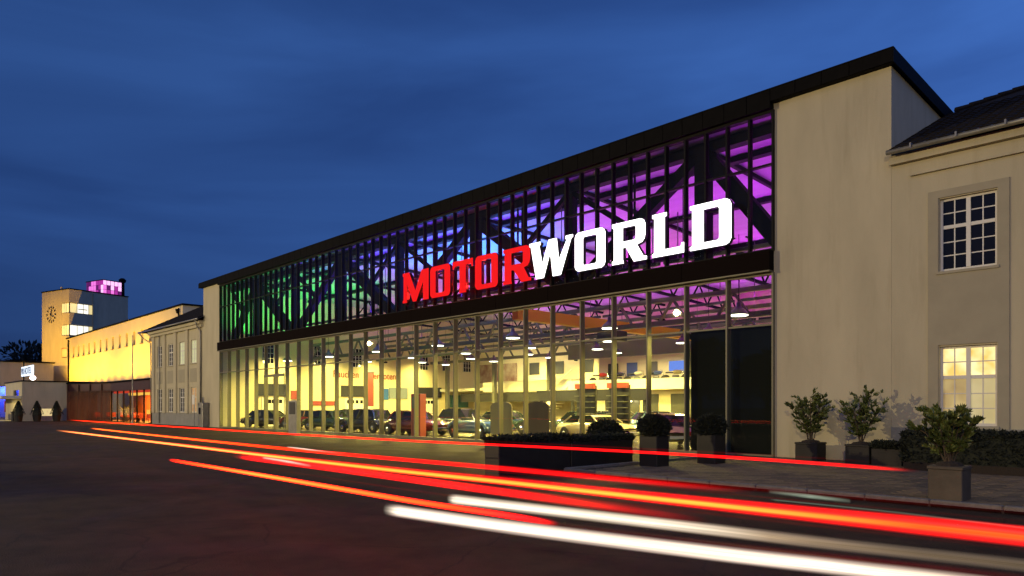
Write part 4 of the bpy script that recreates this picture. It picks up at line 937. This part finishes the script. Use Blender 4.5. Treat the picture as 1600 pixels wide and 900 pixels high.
def hedge_box(name, lab, cat, x0, x1, y0, y1, zb, zt, n, size=.05, lmat=hedge_m, box=True, zc=None, bm=planter_m):
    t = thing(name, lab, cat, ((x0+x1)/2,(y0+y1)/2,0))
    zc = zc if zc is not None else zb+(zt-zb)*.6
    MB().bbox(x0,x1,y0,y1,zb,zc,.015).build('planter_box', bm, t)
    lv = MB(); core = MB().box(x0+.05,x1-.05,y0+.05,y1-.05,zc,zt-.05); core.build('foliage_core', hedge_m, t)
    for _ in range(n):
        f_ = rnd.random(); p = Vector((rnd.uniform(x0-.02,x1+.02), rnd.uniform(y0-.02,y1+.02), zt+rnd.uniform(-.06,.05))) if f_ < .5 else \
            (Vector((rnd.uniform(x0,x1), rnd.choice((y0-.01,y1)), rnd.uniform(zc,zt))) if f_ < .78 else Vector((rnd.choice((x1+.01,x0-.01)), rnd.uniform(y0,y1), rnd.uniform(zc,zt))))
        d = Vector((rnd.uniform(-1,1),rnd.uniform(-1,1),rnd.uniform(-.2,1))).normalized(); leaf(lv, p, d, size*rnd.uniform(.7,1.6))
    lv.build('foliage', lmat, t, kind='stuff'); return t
hedge_box('low_planter', 'low dark planter of clipped box beside the second laurel bush', 'planter', -7.1, -6.35, 19.75, 20.45, .06, .62, 1600, .07, zc=.5)
hedge_box('hedge', 'large dark clipped hedge under the lit ground floor window', 'hedge', -6.05, 2.0, 18.9, 19.9, .06, .94, 16000, .09, zc=.25, bm=soil)
hedge_box('long_planter', 'long dark planter row running toward the glass front', 'planter', -12.5, -12.0, 10.95, 13.4, .0, .86, 3000, .06, zc=.74)
hedge_box('long_planter', 'second long dark planter, the one nearer the glass front', 'planter', -12.5, -12.02, 13.45, 16.0, .0, .80, 3000, .06, zc=.68)
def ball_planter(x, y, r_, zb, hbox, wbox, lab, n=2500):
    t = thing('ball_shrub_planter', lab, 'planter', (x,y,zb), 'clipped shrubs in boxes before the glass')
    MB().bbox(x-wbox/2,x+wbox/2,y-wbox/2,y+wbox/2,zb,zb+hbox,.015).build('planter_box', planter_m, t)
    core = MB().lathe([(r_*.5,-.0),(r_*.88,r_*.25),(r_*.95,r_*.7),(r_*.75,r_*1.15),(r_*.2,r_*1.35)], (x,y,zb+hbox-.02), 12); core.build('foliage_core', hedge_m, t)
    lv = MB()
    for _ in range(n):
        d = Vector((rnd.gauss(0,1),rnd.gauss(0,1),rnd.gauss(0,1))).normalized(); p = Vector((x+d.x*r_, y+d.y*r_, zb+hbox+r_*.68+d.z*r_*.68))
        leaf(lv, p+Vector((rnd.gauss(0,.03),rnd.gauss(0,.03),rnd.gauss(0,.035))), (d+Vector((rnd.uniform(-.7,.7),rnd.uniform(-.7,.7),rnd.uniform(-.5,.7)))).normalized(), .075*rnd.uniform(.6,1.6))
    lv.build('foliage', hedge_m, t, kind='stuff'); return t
ball_planter(-14.3, 17.6, .48, 0, .45, .75, 'round dark clipped shrub by the bicycle hoop')
ball_planter(-10.85, 15.35, .34, .06, .78, .55, 'tall box planter with shrub in front of the parked estate car')
ball_planter(-10.3, 17.2, .34, .06, .78, .55, 'tall box planter with shrub before the black glass bays')
hp_ = thing('bicycle_hoop', 'curved steel bicycle hoop beside the round shrub', 'bicycle stand', (-13.3, 17.4, 0))
MB().tube([(-13.3,17.1,0),(-13.3,17.1,.7),(-13.3,17.18,.82),(-13.3,17.45,.84),(-13.3,17.55,.72),(-13.3,17.55,0)], .025, 8).build('hoop', darksteel, hp_, True)
MB().box(-13.36,-13.24,17.04,17.16,0.0,.012).box(-13.36,-13.24,17.49,17.61,0.0,.012).build('base_plate', darksteel, hp_)
# conifers before the low block
def cone_tree(x, y, lab):
    t = thing('potted_conifer', lab, 'tree', (x,y,0), 'cone shaped conifers in pots')
    MB().lathe([(.32,0),(.42,.62),(.45,.66)], (x,y,0), 12).build('pot', planter_m, t)
    lv = MB(); MB().lathe([(.44,.0),(.36,.5),(.1,1.3)], (x,y,.66), 9).build('crown_core', conifer_m, t); MB().tube([(x,y,.5),(x,y,.9)], .05).build('trunk', bark, t)
    for _ in range(900):
        u = rnd.random()**.7; a_ = rnd.uniform(0,6.28); r_ = .58*(1-u)+.03; p = Vector((x+math.cos(a_)*r_, y+math.sin(a_)*r_, .68+u*1.45)); leaf(lv, p, Vector((math.cos(a_)*.5,math.sin(a_)*.5,rnd.uniform(.5,1.4))).normalized(), .11)
    lv.build('crown', conifer_m, t, kind='stuff')
for i, (x, y) in enumerate(((-89.2, 13.6),(-89.0,15.2),(-88.6,16.9))): cone_tree(x, y, ['leftmost of three potted conifers, beside the lit entrance','middle of three potted conifers by the strip window','rightmost of three potted conifers by the strip window'][i])
hedge_box('entrance_hedge', 'low mixed hedge under the entrance canopy at far left', 'hedge', -101, -94.2, 11.0, 12.2, 0, 1.3, 3000, .16, zc=.1, bm=soil)
# trees: one on the skyline, a row across the street that the glass mirrors
def tree(name, x, y, h_, r_, lab, n=2600, sz=.5, grp=None):
    t = thing(name, lab, 'tree', (x,y,0), grp)
    tk_ = MB(); tk_.tube([(x,y,0),(x+.1,y,h_*.3),(x-.1,y+.1,h_*.55)], [.28,.2,.12], 8)
    cl = []
    for k in range(9):
        a_ = k*2.4; q = Vector((x+math.cos(a_)*r_*.55, y+math.sin(a_)*r_*.55, h_*(.5+.42*(k/8)))); cl.append(q); tk_.tube([(x,y,h_*.32),q], [.1,.03], 5)
    tk_.build('trunk', bark, t); lv = MB()
    for q in cl: leaf_cloud(lv, q, (r_*.55,r_*.55,h_*.17), n//9, sz)
    lv.build('crown', conifer_m, t, kind='stuff')
tree('broadleaf_tree', -215, 40, 17, 10, 'dark tree on the skyline beside the clock tower', 3000, 1.3)
tree('broadleaf_tree', -216, 18, 13, 8, 'lower dark tree on the skyline at the far left', 2500, 1.2)
for i in range(6): tree('street_tree', -48+i*5.6, -17-(i % 2)*2.5, 6.2+(i % 3)*.5, 2.8, f'{ORD[i]} street tree from the hotel end across the road', 2200, .5, 'trees across the road')
for i, (x, y, e_, lab) in enumerate(((-46,-28,46000,'tall floodlight mast across the road, the middle one'),(-104,-24,31000,'tall floodlight mast across the road opposite the hotel'),(14,-30,20000,'tall floodlight mast across the road at the near end'))):
    sl = thing('floodlight_mast', lab, 'street lamp', (x, y, 0), 'floodlight masts across the road')
    MB().tube([(x,y,0),(x,y,12.4)], [.12,.07], 10).build('pole', zinc, sl); MB().bbox(x-.45,x+.45,y-.1,y+.18,12.4,12.75,.03).build('lamp_head', zinc, sl)
    light('mast_lamp', 'SPOT', (x, y+.3, 12.3), e_, (1.0, .77, .38), (x*.6-8, 21, 3), .35, angle=R(150), blend=.6, parent=sl)
# mast before the annex, info pylon before the glass
ms = thing('light_mast', 'slim pale mast standing where pavilion and annex meet', 'mast', (-71.9, D-1.2, 0)); MB().tube([(-71.9,D-1.2,0),(-71.9,D-1.2,8.2)], [.06,.04], 8).build('pole', zinc, ms); MB().lathe([(.12,0),(.12,.25)], (-71.9,D-1.2,0), 8).build('foot', zinc, ms)
ip = thing('information_pylon', 'grey information pylon in front of the entrance doors', 'pylon', (-38.4, 19.1, 0))
MB().bbox(-38.9,-37.9,18.95,19.2,0,1.95,.015).build('pylon_body', zinc, ip); MB().box(-38.75,-38.05,18.93,18.95,1.15,1.85).build('notice_panel', black_sign, ip)

# ================================================================== CARS AND DISPLAYS IN THE HALL
def car(paint, lab, loc, rz, roof=1.0, vintage=False, L_=4.3, Wd=1.66, top=None, group='classic cars shown in the hall'):
    t = thing('classic_car', lab, 'car', (0,0,0), group)
    hw = Wd/2; Hr = 1.30*roof
    # body: stations along x with rounded section
    st_ = [(-L_/2,.42,.62,.72),(-L_/2+.12,.30,.74,.90),(-L_*.30,.24,.86,.98),(-L_*.10,.24,.90,1.0),(L_*.12,.24,.90,1.0),(L_*.30,.24,.84,.97),(L_/2-.18,.28,.76,.90),(L_/2,.42,.62,.74)]
    vs, fs = [], []
    for (x, zb, zt2, wf) in st_:
        w2 = hw*wf
        for (yy, zz) in ((-w2*.86,zb),(-w2,zb+.14),(-w2,zt2-.16),(-w2*.86,zt2-.03),(0,zt2+.02),(w2*.86,zt2-.03),(w2,zt2-.16),(w2,zb+.14),(w2*.86,zb)): vs.append((x,yy,zz))
    n = 9
    for i in range(len(st_)-1):
        for k in range(n): fs.append((i*n+k,i*n+(k+1)%n,(i+1)*n+(k+1)%n,(i+1)*n+k))
    fs.append(tuple(range(n))); fs.append(tuple(reversed(range((len(st_)-1)*n,len(st_)*n))))
    b_ = MB().add(vs, fs).build('body', paint, t, True)
    for p in b_.data.polygons: p.use_smooth = True
    # greenhouse
    if roof > 0:
        x0_, x1_ = -L_*.33, L_*.17
        cab = [(x0_,.86,.80),(x0_+.35,Hr-.06,.66),(x0_+.8,Hr,.64),(x1_-.5,Hr-.01,.64),(x1_-.35,Hr-.07,.66),(x1_+.15,.86,.80)]
        vs = []; 
        for (x, z, wf) in cab: vs += [(x,-hw*wf/.9,z),(x,hw*wf/.9,z)]
        fs = [(0,2,4,6,8,10),(11,9,7,5,3,1)]+[(2*i,2*i+1,2*i+3,2*i+2) for i in range(5)]
        c_ = MB().add(vs, fs).build('cabin_glass', carglass, t)
        rf = MB(); rf.add([(x0_+.33,-hw*.72,Hr-.07),(x0_+.8,-hw*.70,Hr+.015),(x1_-.5,-hw*.70,Hr+.01),(x1_-.33,-hw*.72,Hr-.07),(x0_+.33,hw*.72,Hr-.07),(x0_+.8,hw*.70,Hr+.015),(x1_-.5,hw*.70,Hr+.01),(x1_-.33,hw*.72,Hr-.07)],
                             [(0,1,5,4),(1,2,6,5),(2,3,7,6),(0,3,2,1),(4,5,6,7),(0,4,7,3)]); rf.build('car_roof', top or paint, t)
        pp = MB()
        for s_ in (-1,1):
            pp.bar((x0_-.02,s_*hw*.88,.85),(x0_+.35,s_*hw*.73,Hr-.05),.07); pp.bar((x1_+.16,s_*hw*.88,.85),(x1_-.34,s_*hw*.73,Hr-.05),.05); pp.bar((-.35,s_*hw*.90,.85),(-.38,s_*hw*.73,Hr-.02),.06)
        pp.build('window_pillars', paint, t)
    else:
        ws = MB(); ws.bar((L_*.13,-hw*.8,.85),(L_*.06,-hw*.75,1.15),.03); ws.bar((L_*.13,hw*.8,.85),(L_*.06,hw*.75,1.15),.03); ws.bar((L_*.06,-hw*.75,1.15),(L_*.06,hw*.75,1.15),.03); ws.build('windscreen_frame', chrome, t)
        MB().bbox(-L_*.2,-L_*.08,-hw*.7,hw*.7,.6,1.0,.04).build('seats', rubber, t)
    for sx in (-L_*.31, L_*.31):
        for s_ in (-1,1):
            yw = s_*(hw-.06)
            wq = MB().lathe([(.2,-.09),(.29,-.09),(.32,-.05),(.32,.05),(.29,.09),(.2,.09)], (sx,yw,.32), 18, 'y').build('wheel', rubber, t)
            MB().lathe([(.06,-.10),(.19,-.08),(.19,.08),(.06,.10)], (sx,yw,.32), 14, 'y').build('rim', chrome, wq)
            if vintage:
                ar = [(sx+math.cos(a_)*.42, yw, .34+math.sin(a_)*.40) for a_ in [math.pi*(k/8) for k in range(9)]]
                MB().tube(ar, .10, 8).build('fender', paint, t, True)
    for s_ in (-1,1):
        MB().lathe([(.11,0),(.11,.05),(.07,.08)], (L_/2-.06,s_*hw*.58,.62), 12, 'x').build('headlight', chrome, t)
        MB().bbox(-L_/2-.02,-L_/2+.08,s_*hw*.60-.09,s_*hw*.60+.09,.52,.66,.01).build('tail_light', redlamp, t)
    for x in (-L_/2-.09, L_/2+.03): MB().bbox(x,x+.06,-hw*.86,hw*.86,.36,.47,.015).build('bumper', chrome, t)
    MB().bbox(-L_/2-.105,-L_/2-.09,-.24,.24,.40,.50,.003).build('number_plate', whitepaint, t)
    t.location = loc; t.rotation_euler = (0,0,rz); return t
def paint(n, c): return mat('car_paint_'+n, c, .25, .1, coat=.8)
black, blue, darkred, green, silver, gold, cream = paint('black',(.012,.012,.014)), paint('blue',(.09,.16,.22)), paint('dark_red',(.12,.012,.012)), paint('green',(.02,.05,.03)), paint('silver',(.4,.4,.36)), paint('bronze',(.34,.22,.10)), paint('cream',(.6,.52,.32))
fz = .03
car(black, 'black classic car with separate fenders near the far end of the glass front', (-51.0, 23.4, fz), R(30), vintage=True)
car(darkred, 'dark red classic car behind the glass between the entrance doors and the far corner', (-47.6, 24.6, fz), R(200), vintage=True)
car(green, 'dark green vintage car just right of the entrance doors', (-42.2, 23.6, fz), R(15), vintage=True)
car(black, 'black vintage car with tall roof behind the information pylon', (-37.2, 23.2, fz), R(190), roof=1.08, vintage=True)
car(black, 'black open classic roadster with red glint facing the glass', (-33.6, 24.8, fz), R(120), roof=0, vintage=True)
car(darkred, 'dark maroon saloon parked side on behind the rust red display column', (-31.9, 22.9, fz), R(5))
car(blue, 'pale blue open vintage car next to the rust red display column', (-27.3, 23.6, fz), R(-8), roof=0, vintage=True)
car(green, 'olive green vintage car in the row behind the blue one', (-31.0, 29.0, fz), R(20), vintage=True)
car(cream, 'low cream sports coupe near the middle of the hall', (-20.8, 25.0, fz), R(-10), roof=.9, L_=4.4)
car(silver, 'silver classic saloon toward the staircase', (-27.0, 33.5, fz), R(35))
car(blue, 'slate blue classic car below the mezzanine doors', (-22.6, 32.5, fz), R(60))
car(gold, 'bronze estate car seen from behind with bright rear window', (-16.1, 23.6, fz), R(133), roof=1.0, L_=4.6)
car(black, 'black classic car deep in the hall near the end wall', (-49, 31, fz), R(70), vintage=True)
car(silver, 'light grey classic car beside the back doors', (-29.5, 38, fz), R(10))
car(black, 'black vintage car second row, left of the rust brown banner', (-45.2, 27.2, fz), R(25), vintage=True, roof=1.05)
car(darkred, 'deep red vintage car second row, right of the rust brown banner', (-39.6, 27.6, fz), R(200), vintage=True)
car(black, 'black vintage limousine second row behind the maroon saloon', (-34.2, 28.2, fz), R(10), vintage=True, roof=1.1)
car(black, 'black open car toward the back between kiosk and end wall', (-40.5, 33.0, fz), R(40), roof=0, vintage=True)
car(green, 'dark green saloon before the kiosk', (-25.2, 29.0, fz), R(170))
# display furniture
dc = thing('display_column', 'rust red display column standing just behind the glass', 'display', (-30.2, 22.0, fz)); MB().bbox(-30.6,-29.8,21.7,22.1,fz,2.25,.02).build('column_body', rustred, dc); MB().box(-30.5,-29.9,21.68,21.699,1.5,2.1).build('poster', grey_steel, dc)
hb_ = thing('hanging_banner', 'rust brown hanging banner right of the entrance doors', 'banner', (-42.2, 26.5, 2)); MB().box(-42.6,-41.6,26.4,26.44,1.6,3.9).build('banner_cloth', rustred, hb_); MB().box(-42.65,-41.55,26.38,26.46,3.9,3.95).build('banner_rod', chrome, hb_)
for i, (x, y) in enumerate(((-24.6, 22.6), (-22.6, 23.0))):
    bo = thing('display_screen', ['olive arched display screen standing behind the glass','darker arched display screen, nearer the middle of the hall'][i], 'display', (x,y,fz))
    pts = [(-.6,0),(.6,0),(.6,1.3)]+[(.6*math.cos(a_),1.3+.25*math.sin(a_)) for a_ in [math.pi*k/10 for k in range(1,10)]]+[(-.6,1.3)]
    me = shape_mesh('screen_panel', [pts], .06, mat('olive_screen',(.22,.2,.10),.7) if i == 0 else mat('dark_screen',(.06,.045,.03),.7)); put('screen_panel', me, (x,y,fz+.25), bo, rot=(R(90),0,R(14)))
    for s_ in (-.45,.45): MB().bar((x+s_,y+s_*.25,fz),(x+s_,y+s_*.25,fz+.3),.05).build('foot', darksteel, bo)
ka = thing('shop_kiosk', 'dark shop kiosk with shelves and a black sign band', 'kiosk', (-27.5, 31, fz))
MB().box(-33.5,-24.5,34.0,34.3,1.95,2.65).build('sign_band', black_sign, ka)
for x in (-33.2,-30.4,-27.6,-24.8): MB().box(x-.08,x+.08,34.05,34.25,fz,1.95).build('kiosk_post', black_sign, ka)
for j in range(2):
    xk = -22.6+j*2.0
    rk = thing('display_rack', ['wide dark display rack with rows of literature','second dark display rack with red header'][j], 'rack', (xk, 26.3, fz))
    MB().box(xk-.6,xk+.6,26.35,26.45,fz,2.6).build('rack_back', black_sign, rk); MB().box(xk-.6,xk+.6,26.2,26.35,2.45,2.7).build('header', rustred, rk)
    for k in range(7): MB().box(xk-.55,xk+.55,26.1,26.35,.4+k*.28,.44+k*.28).build('shelf', grey_steel, rk)
lw = tag(MB().box(-19.0,-12.6,26.6,26.75,fz,.95).build('low_partition', white_int), 'low cream partition behind the estate car', 'partition')

# ================================================================== LIGHT TRAILS
TG = 6.5
def trail_mat(name, stops, strength0, edge=(1,.004,.004), soft=1.0, alpha=1.0):
    """stops: list of (position 0..1 along the streak, colour, gain)"""
    strength = strength0*TG; stops = [q for q in stops if q[0] == 0 or q[0] > .05]; g0 = stops[0][2]; stops = [(0, stops[0][1], 0.0), (.04, stops[0][1], g0)] + list(stops[1:-1]) + [(stops[-1][0]-.02, stops[-1][1], stops[-1][2]), (1, stops[-1][1], 0)]
    m = bpy.data.materials.new(name); m.use_nodes = True; t = m.node_tree; t.nodes.clear()
    o = t.nodes.new('ShaderNodeOutputMaterial'); em = t.nodes.new('ShaderNodeEmission'); tr_ = t.nodes.new('ShaderNodeBsdfTransparent'); mx = t.nodes.new('ShaderNodeMixShader')
    uv = t.nodes.new('ShaderNodeAttribute'); uv.attribute_name = 'along'
    rp_ = t.nodes.new('ShaderNodeValToRGB'); cr_ = rp_.color_ramp
    cr_.elements[0].position = stops[0][0]; cr_.elements[0].color = (*stops[0][1], stops[0][2]); cr_.elements[1].position = stops[-1][0]; cr_.elements[1].color = (*stops[-1][1], stops[-1][2])
    for s_ in stops[1:-1]: e_ = cr_.elements.new(s_[0]); e_.color = (*s_[1], s_[2])
    t.links.new(uv.outputs['Fac'], rp_.inputs[0])
    lw_ = t.nodes.new('ShaderNodeAttribute'); lw_.attribute_name = 'across'
    ed = t.nodes.new('ShaderNodeMixRGB'); t.links.new(lw_.outputs['Fac'], ed.inputs[0]); t.links.new(rp_.outputs['Color'], ed.inputs[1]); ed.inputs[2].default_value = (*edge, 1)
    fade = t.nodes.new('ShaderNodeMath'); fade.operation = 'MULTIPLY_ADD'; fade.inputs[1].default_value = -soft; fade.inputs[2].default_value = 1.0; t.links.new(lw_.outputs['Fac'], fade.inputs[0])
    al = t.nodes.new('ShaderNodeMath'); al.operation = 'MULTIPLY'; t.links.new(fade.outputs[0], al.inputs[0]); t.links.new(rp_.outputs['Alpha'], al.inputs[1])
    al2 = t.nodes.new('ShaderNodeMath'); al2.operation = 'MULTIPLY'; t.links.new(al.outputs[0], al2.inputs[0]); al2.inputs[1].default_value = alpha
    t.links.new(ed.outputs[0], em.inputs[0]); em.inputs[1].default_value = strength
    # the lamp's own flicker and the fine strands every streak is made of
    cb_ = t.nodes.new('ShaderNodeCombineXYZ'); sv = t.nodes.new('ShaderNodeAttribute'); sv.attribute_name = 'strand'
    s1 = t.nodes.new('ShaderNodeMath'); s1.operation = 'MULTIPLY'; s1.inputs[1].default_value = 2.6; t.links.new(sv.outputs['Fac'], s1.inputs[0])
    s2_ = t.nodes.new('ShaderNodeMath'); s2_.operation = 'MULTIPLY'; s2_.inputs[1].default_value = 2.2; t.links.new(uv.outputs['Fac'], s2_.inputs[0])
    t.links.new(s1.outputs[0], cb_.inputs[0]); t.links.new(s2_.outputs[0], cb_.inputs[1])
    nn = t.nodes.new('ShaderNodeTexNoise'); nn.inputs['Scale'].default_value = 1.7; nn.inputs['Detail'].default_value = 3; t.links.new(cb_.outputs[0], nn.inputs['Vector'])
    mr = t.nodes.new('ShaderNodeMapRange'); mr.inputs['From Min'].default_value = .3; mr.inputs['From Max'].default_value = .65; mr.inputs['To Min'].default_value = .45*strength; mr.inputs['To Max'].default_value = 1.15*strength
    t.links.new(nn.outputs['Fac'], mr.inputs['Value']); t.links.new(mr.outputs[0], em.inputs[1])
    pw = t.nodes.new('ShaderNodeMath'); pw.operation = 'POWER'; pw.inputs[1].default_value = 2.1; t.links.new(al2.outputs[0], pw.inputs[0])
    t.links.new(pw.outputs[0], mx.inputs[0]); t.links.new(tr_.outputs[0], mx.inputs[1]); t.links.new(em.outputs[0], mx.inputs[2]); t.links.new(mx.outputs[0], o.inputs[0])
    return m
def trail(pts, h_, wd, m, lab, strands=1):
    h0_ = h_; h_ = (lambda u: 1.4*(h0_(u) if callable(h0_) else h0_))
    """a streak: flattened solid, one cross-section ring after another, following the lamp's path"""
    P = [Vector(p) for p in pts]
    # smooth resample (Catmull-Rom)
    res = []; n = 14
    for i in range(len(P)-1):
        p0, p1, p2, p3 = P[max(i-1,0)], P[i], P[i+1], P[min(i+2,len(P)-1)]
        for k in range(n):
            u = k/n; res.append(.5*((2*p1)+(p2-p0)*u+(2*p0-5*p1+4*p2-p3)*u*u+(3*p1-p0-3*p2+p3)*u**3))
    res.append(P[-1]); N = len(res); ring_n = 32
    vs, fs, al, ac, sn = [], [], [], [], []
    for i, p in enumerate(res):
        u = i/(N-1); g_ = min(1, u/.015+.75, (1-u)/.015+.75)
        hh = h_ if not callable(h_) else h_(u)
        for k in range(ring_n):
            a_ = 2*math.pi*k/ring_n; vs.append((p.x, p.y+math.cos(a_)*wd/2*g_, p.z+math.sin(a_)*hh/2*g_)); al.append(u); ac.append(min(1,abs(math.sin(a_)))**1.5); sn.append(math.sin(a_))
    for i in range(N-1):
        for k in range(ring_n): fs.append((i*ring_n+k,i*ring_n+(k+1)%ring_n,(i+1)*ring_n+(k+1)%ring_n,(i+1)*ring_n+k))
    me = bpy.data.meshes.new('light_trail'); me.from_pydata(vs, [], fs); me.materials.append(m)
    for nm2, dat in (('along', al), ('across', ac), ('strand', sn)):
        at = me.attributes.new(nm2, 'FLOAT', 'POINT'); at.data.foreach_set('value', dat)
    for p in me.polygons: p.use_smooth = True
    o = bpy.data.objects.new('light_trail', me); C.objects.link(o); tag(o, lab, 'light trail', 'streaks of car lamps over the road'); return o
if LIGHT_TRAILS:
    RD, OR, YE, WH = (1,.0035,.004), (1,.026,.003), (1,.13,.014), (1,.86,.66)
    trail([(-48.94,9.88,.8),(-23.57,9.5,.8),(-14.53,9.6,.8),(-10.94,9.95,.8),(-7.46,10.2,.8),(-5.06,10.1,.8),(-2.88,9.7,.8)], .045, .03,
          trail_mat('trail_far', [(0,OR,.9),(.25,RD,.9),(.8,RD,.85),(.93,RD,.7),(1,RD,.1)], .85), 'thin red light streak farthest from the camera, along the foot of the glass')
    trail([(-29.66,6.7,.8),(-20.61,6.34,.8),(-13.96,6.15,.8),(-10.51,6.14,.8),(-6.59,6.22,.8),(-4.58,6.22,.8),(-3.15,6.25,.8)], lambda u: .04+.03*u, .03,
          trail_mat('trail_b', [(0,YE,1),(.35,OR,1),(.55,RD,.8),(.75,RD,.6),(.9,RD,.25),(1,RD,.0)], .85), 'red light streak starting orange, second from the glass front')
    Cp = [(-28.03,5.30,.8),(-16.63,5.14,.8),(-10.82,5.04,.8),(-7.55,5.04,.8),(-5.42,5.12,.8),(-3.77,5.14,.8),(-2.61,5.18,.8),(-1.72,5.22,.8),(-1.0,5.25,.8),(-.3,5.25,.8)]
    trail(Cp, .045, .035, trail_mat('trail_c', [(0,(.5,.16,.04),1),(.3,YE,1),(.6,YE,.95),(.8,OR,.9),(1,OR,.8)], 1.1, edge=OR), 'long yellow to orange light streak crossing the whole road')
    trail([(x, y+.05, z+.0) for x, y, z in Cp[1:]], lambda u: .05+.055*min(1,u*1.3), .03, trail_mat('trail_c2', [(0,RD,.5),(.5,RD,.7),(1,(1,.012,.008),.85)], 1.3), 'wide red light streak hugging the long orange one')
    trail([(-11.52,4.62,.8),(-8.62,4.62,.8),(-5.22,4.52,.8),(-3.35,4.45,.8),(-2.57,4.38,.8)], lambda u: .07, .03, trail_mat('trail_d', [(0,RD,.1),(.1,RD,.6),(.45,RD,.5),(.75,RD,.16),(1,RD,.0)], 2.2), 'dim broad red light streak between the orange streak and the white one')
    trail([(-11.32,3.60,.8),(-7.42,3.56,.8),(-4.98,3.52,.8),(-3.86,3.56,.8),(-3.25,3.55,.8)], .04, .03, trail_mat('trail_e', [(0,(1,.012,.002),.7),(.2,(1,.05,.006),1),(.6,(1,.012,.002),1),(.8,RD,.7),(1,RD,.0)], 2.4), 'short orange light streak nearest the camera, left of the white ones')
    trail([(-5.78,4.56,.65),(-4.91,4.66,.65),(-2.99,4.88,.65),(-2.05,4.98,.65),(-.99,5.14,.65),(-.3,5.2,.65)], lambda u: .092-.03*u, .05,
          trail_mat('trail_f', [(0,WH,.9),(.35,WH,.9),(.5,(.6,.42,.25),.6),(.7,(.26,.18,.10),.45),(1,(.16,.11,.06),  .40)], .29, edge=(1,.75,.55)), 'upper white headlight streak starting right of the road centre')
    trail([(-5.61,3.67,.65),(-4.05,3.84,.65),(-2.51,4.11,.65),(-1.76,4.28,.65),(-1.12,4.42,.65),(-.5,4.5,.65)], lambda u: .095-.02*u, .05,
          trail_mat('trail_g', [(0,WH,.95),(.6,WH,.9),(1,(.7,.5,.3),.7)], .34, edge=(1,.7,.6)), 'lower thick white headlight streak nearest the camera')
    thin = [(Cp, .10, .0, RD, 'above the orange streak'), (Cp, -.09, .10, OR, 'below the orange streak'), (Cp[2:], .17, -.1, RD, 'well above the orange streak'),
            ([(-5.2,4.62,.65),(-2.99,4.9,.65),(-.99,5.16,.65),(-.3,5.2,.65)], -.10, .0, (.6,.40,.2), 'below the upper white streak'),
            ([(-5.0,3.74,.65),(-2.51,4.11,.65),(-1.12,4.42,.65),(-.5,4.5,.65)], .12, .0, (.5,.34,.18), 'above the lower white streak'),
            ([(-5.1,3.72,.65),(-2.51,4.11,.65),(-1.12,4.42,.65),(-.5,4.5,.65)], .06, .0, RD, 'touching the lower white streak'),
            ([(-9.6,3.6,.8),(-5.2,3.52,.8),(-3.0,3.6,.8)], .09, .0, RD, 'above the short orange streak'),
            ([(-20,9.55,.8),(-10.94,9.95,.8),(-5.06,10.1,.8),(-3.5,9.8,.8)], .07, .0, RD, 'above the farthest red streak'),
            ([(-16,6.2,.8),(-10.51,6.14,.8),(-4.58,6.22,.8),(-3.4,6.25,.8)], -.10, .0, RD, 'below the second red streak')]
    for i_, (pp_, dz_, dy_, c_, wh_) in enumerate(thin):
        trail([(x, y+dy_, z+dz_) for x, y, z in pp_], 0.018+.012*(i_ % 3), .015, trail_mat('faint_streak', [(0,c_,.12),(.5,c_,.30),(1,c_,.10)], .09, edge=c_), 'faint thin light streak '+wh_)
    pale = (.13,.16,.12)
    trail([(-5.2,10.31,.3),(-4.5,10.2,.3),(-3.89,10.09,.3)], .06, .03, trail_mat('trail_h', [(0,pale,.3),(.5,pale,.8),(1,pale,.3)], .5, edge=pale), 'short pale streak low over the paving edge')
    trail([(-4.77,9.45,.3),(-3.11,9.42,.3),(-1.76,9.2,.3),(-1.0,9.1,.3)], .025, .02, trail_mat('trail_h2', [(0,pale,.5),(1,pale,.3)], .35, edge=pale), 'thin pale streak running out to the right over the paving')
    trail([(-12.76,5.71,.65),(-11.5,5.6,.65),(-10.45,5.47,.65)], .04, .03, trail_mat('trail_i', [(0,WH,.5),(.5,WH,.9),(1,WH,.3)], .3, edge=WH), 'short white dash between the red streaks left of centre')
    trail([(-15.81,7.66,.65),(-14.1,7.45,.65),(-12.48,7.28,.65)], .035, .03, trail_mat('trail_j', [(0,WH,.4),(.4,WH,.9),(1,WH,.2)], .3, edge=WH), 'short white dash above the orange streaks near the glass')
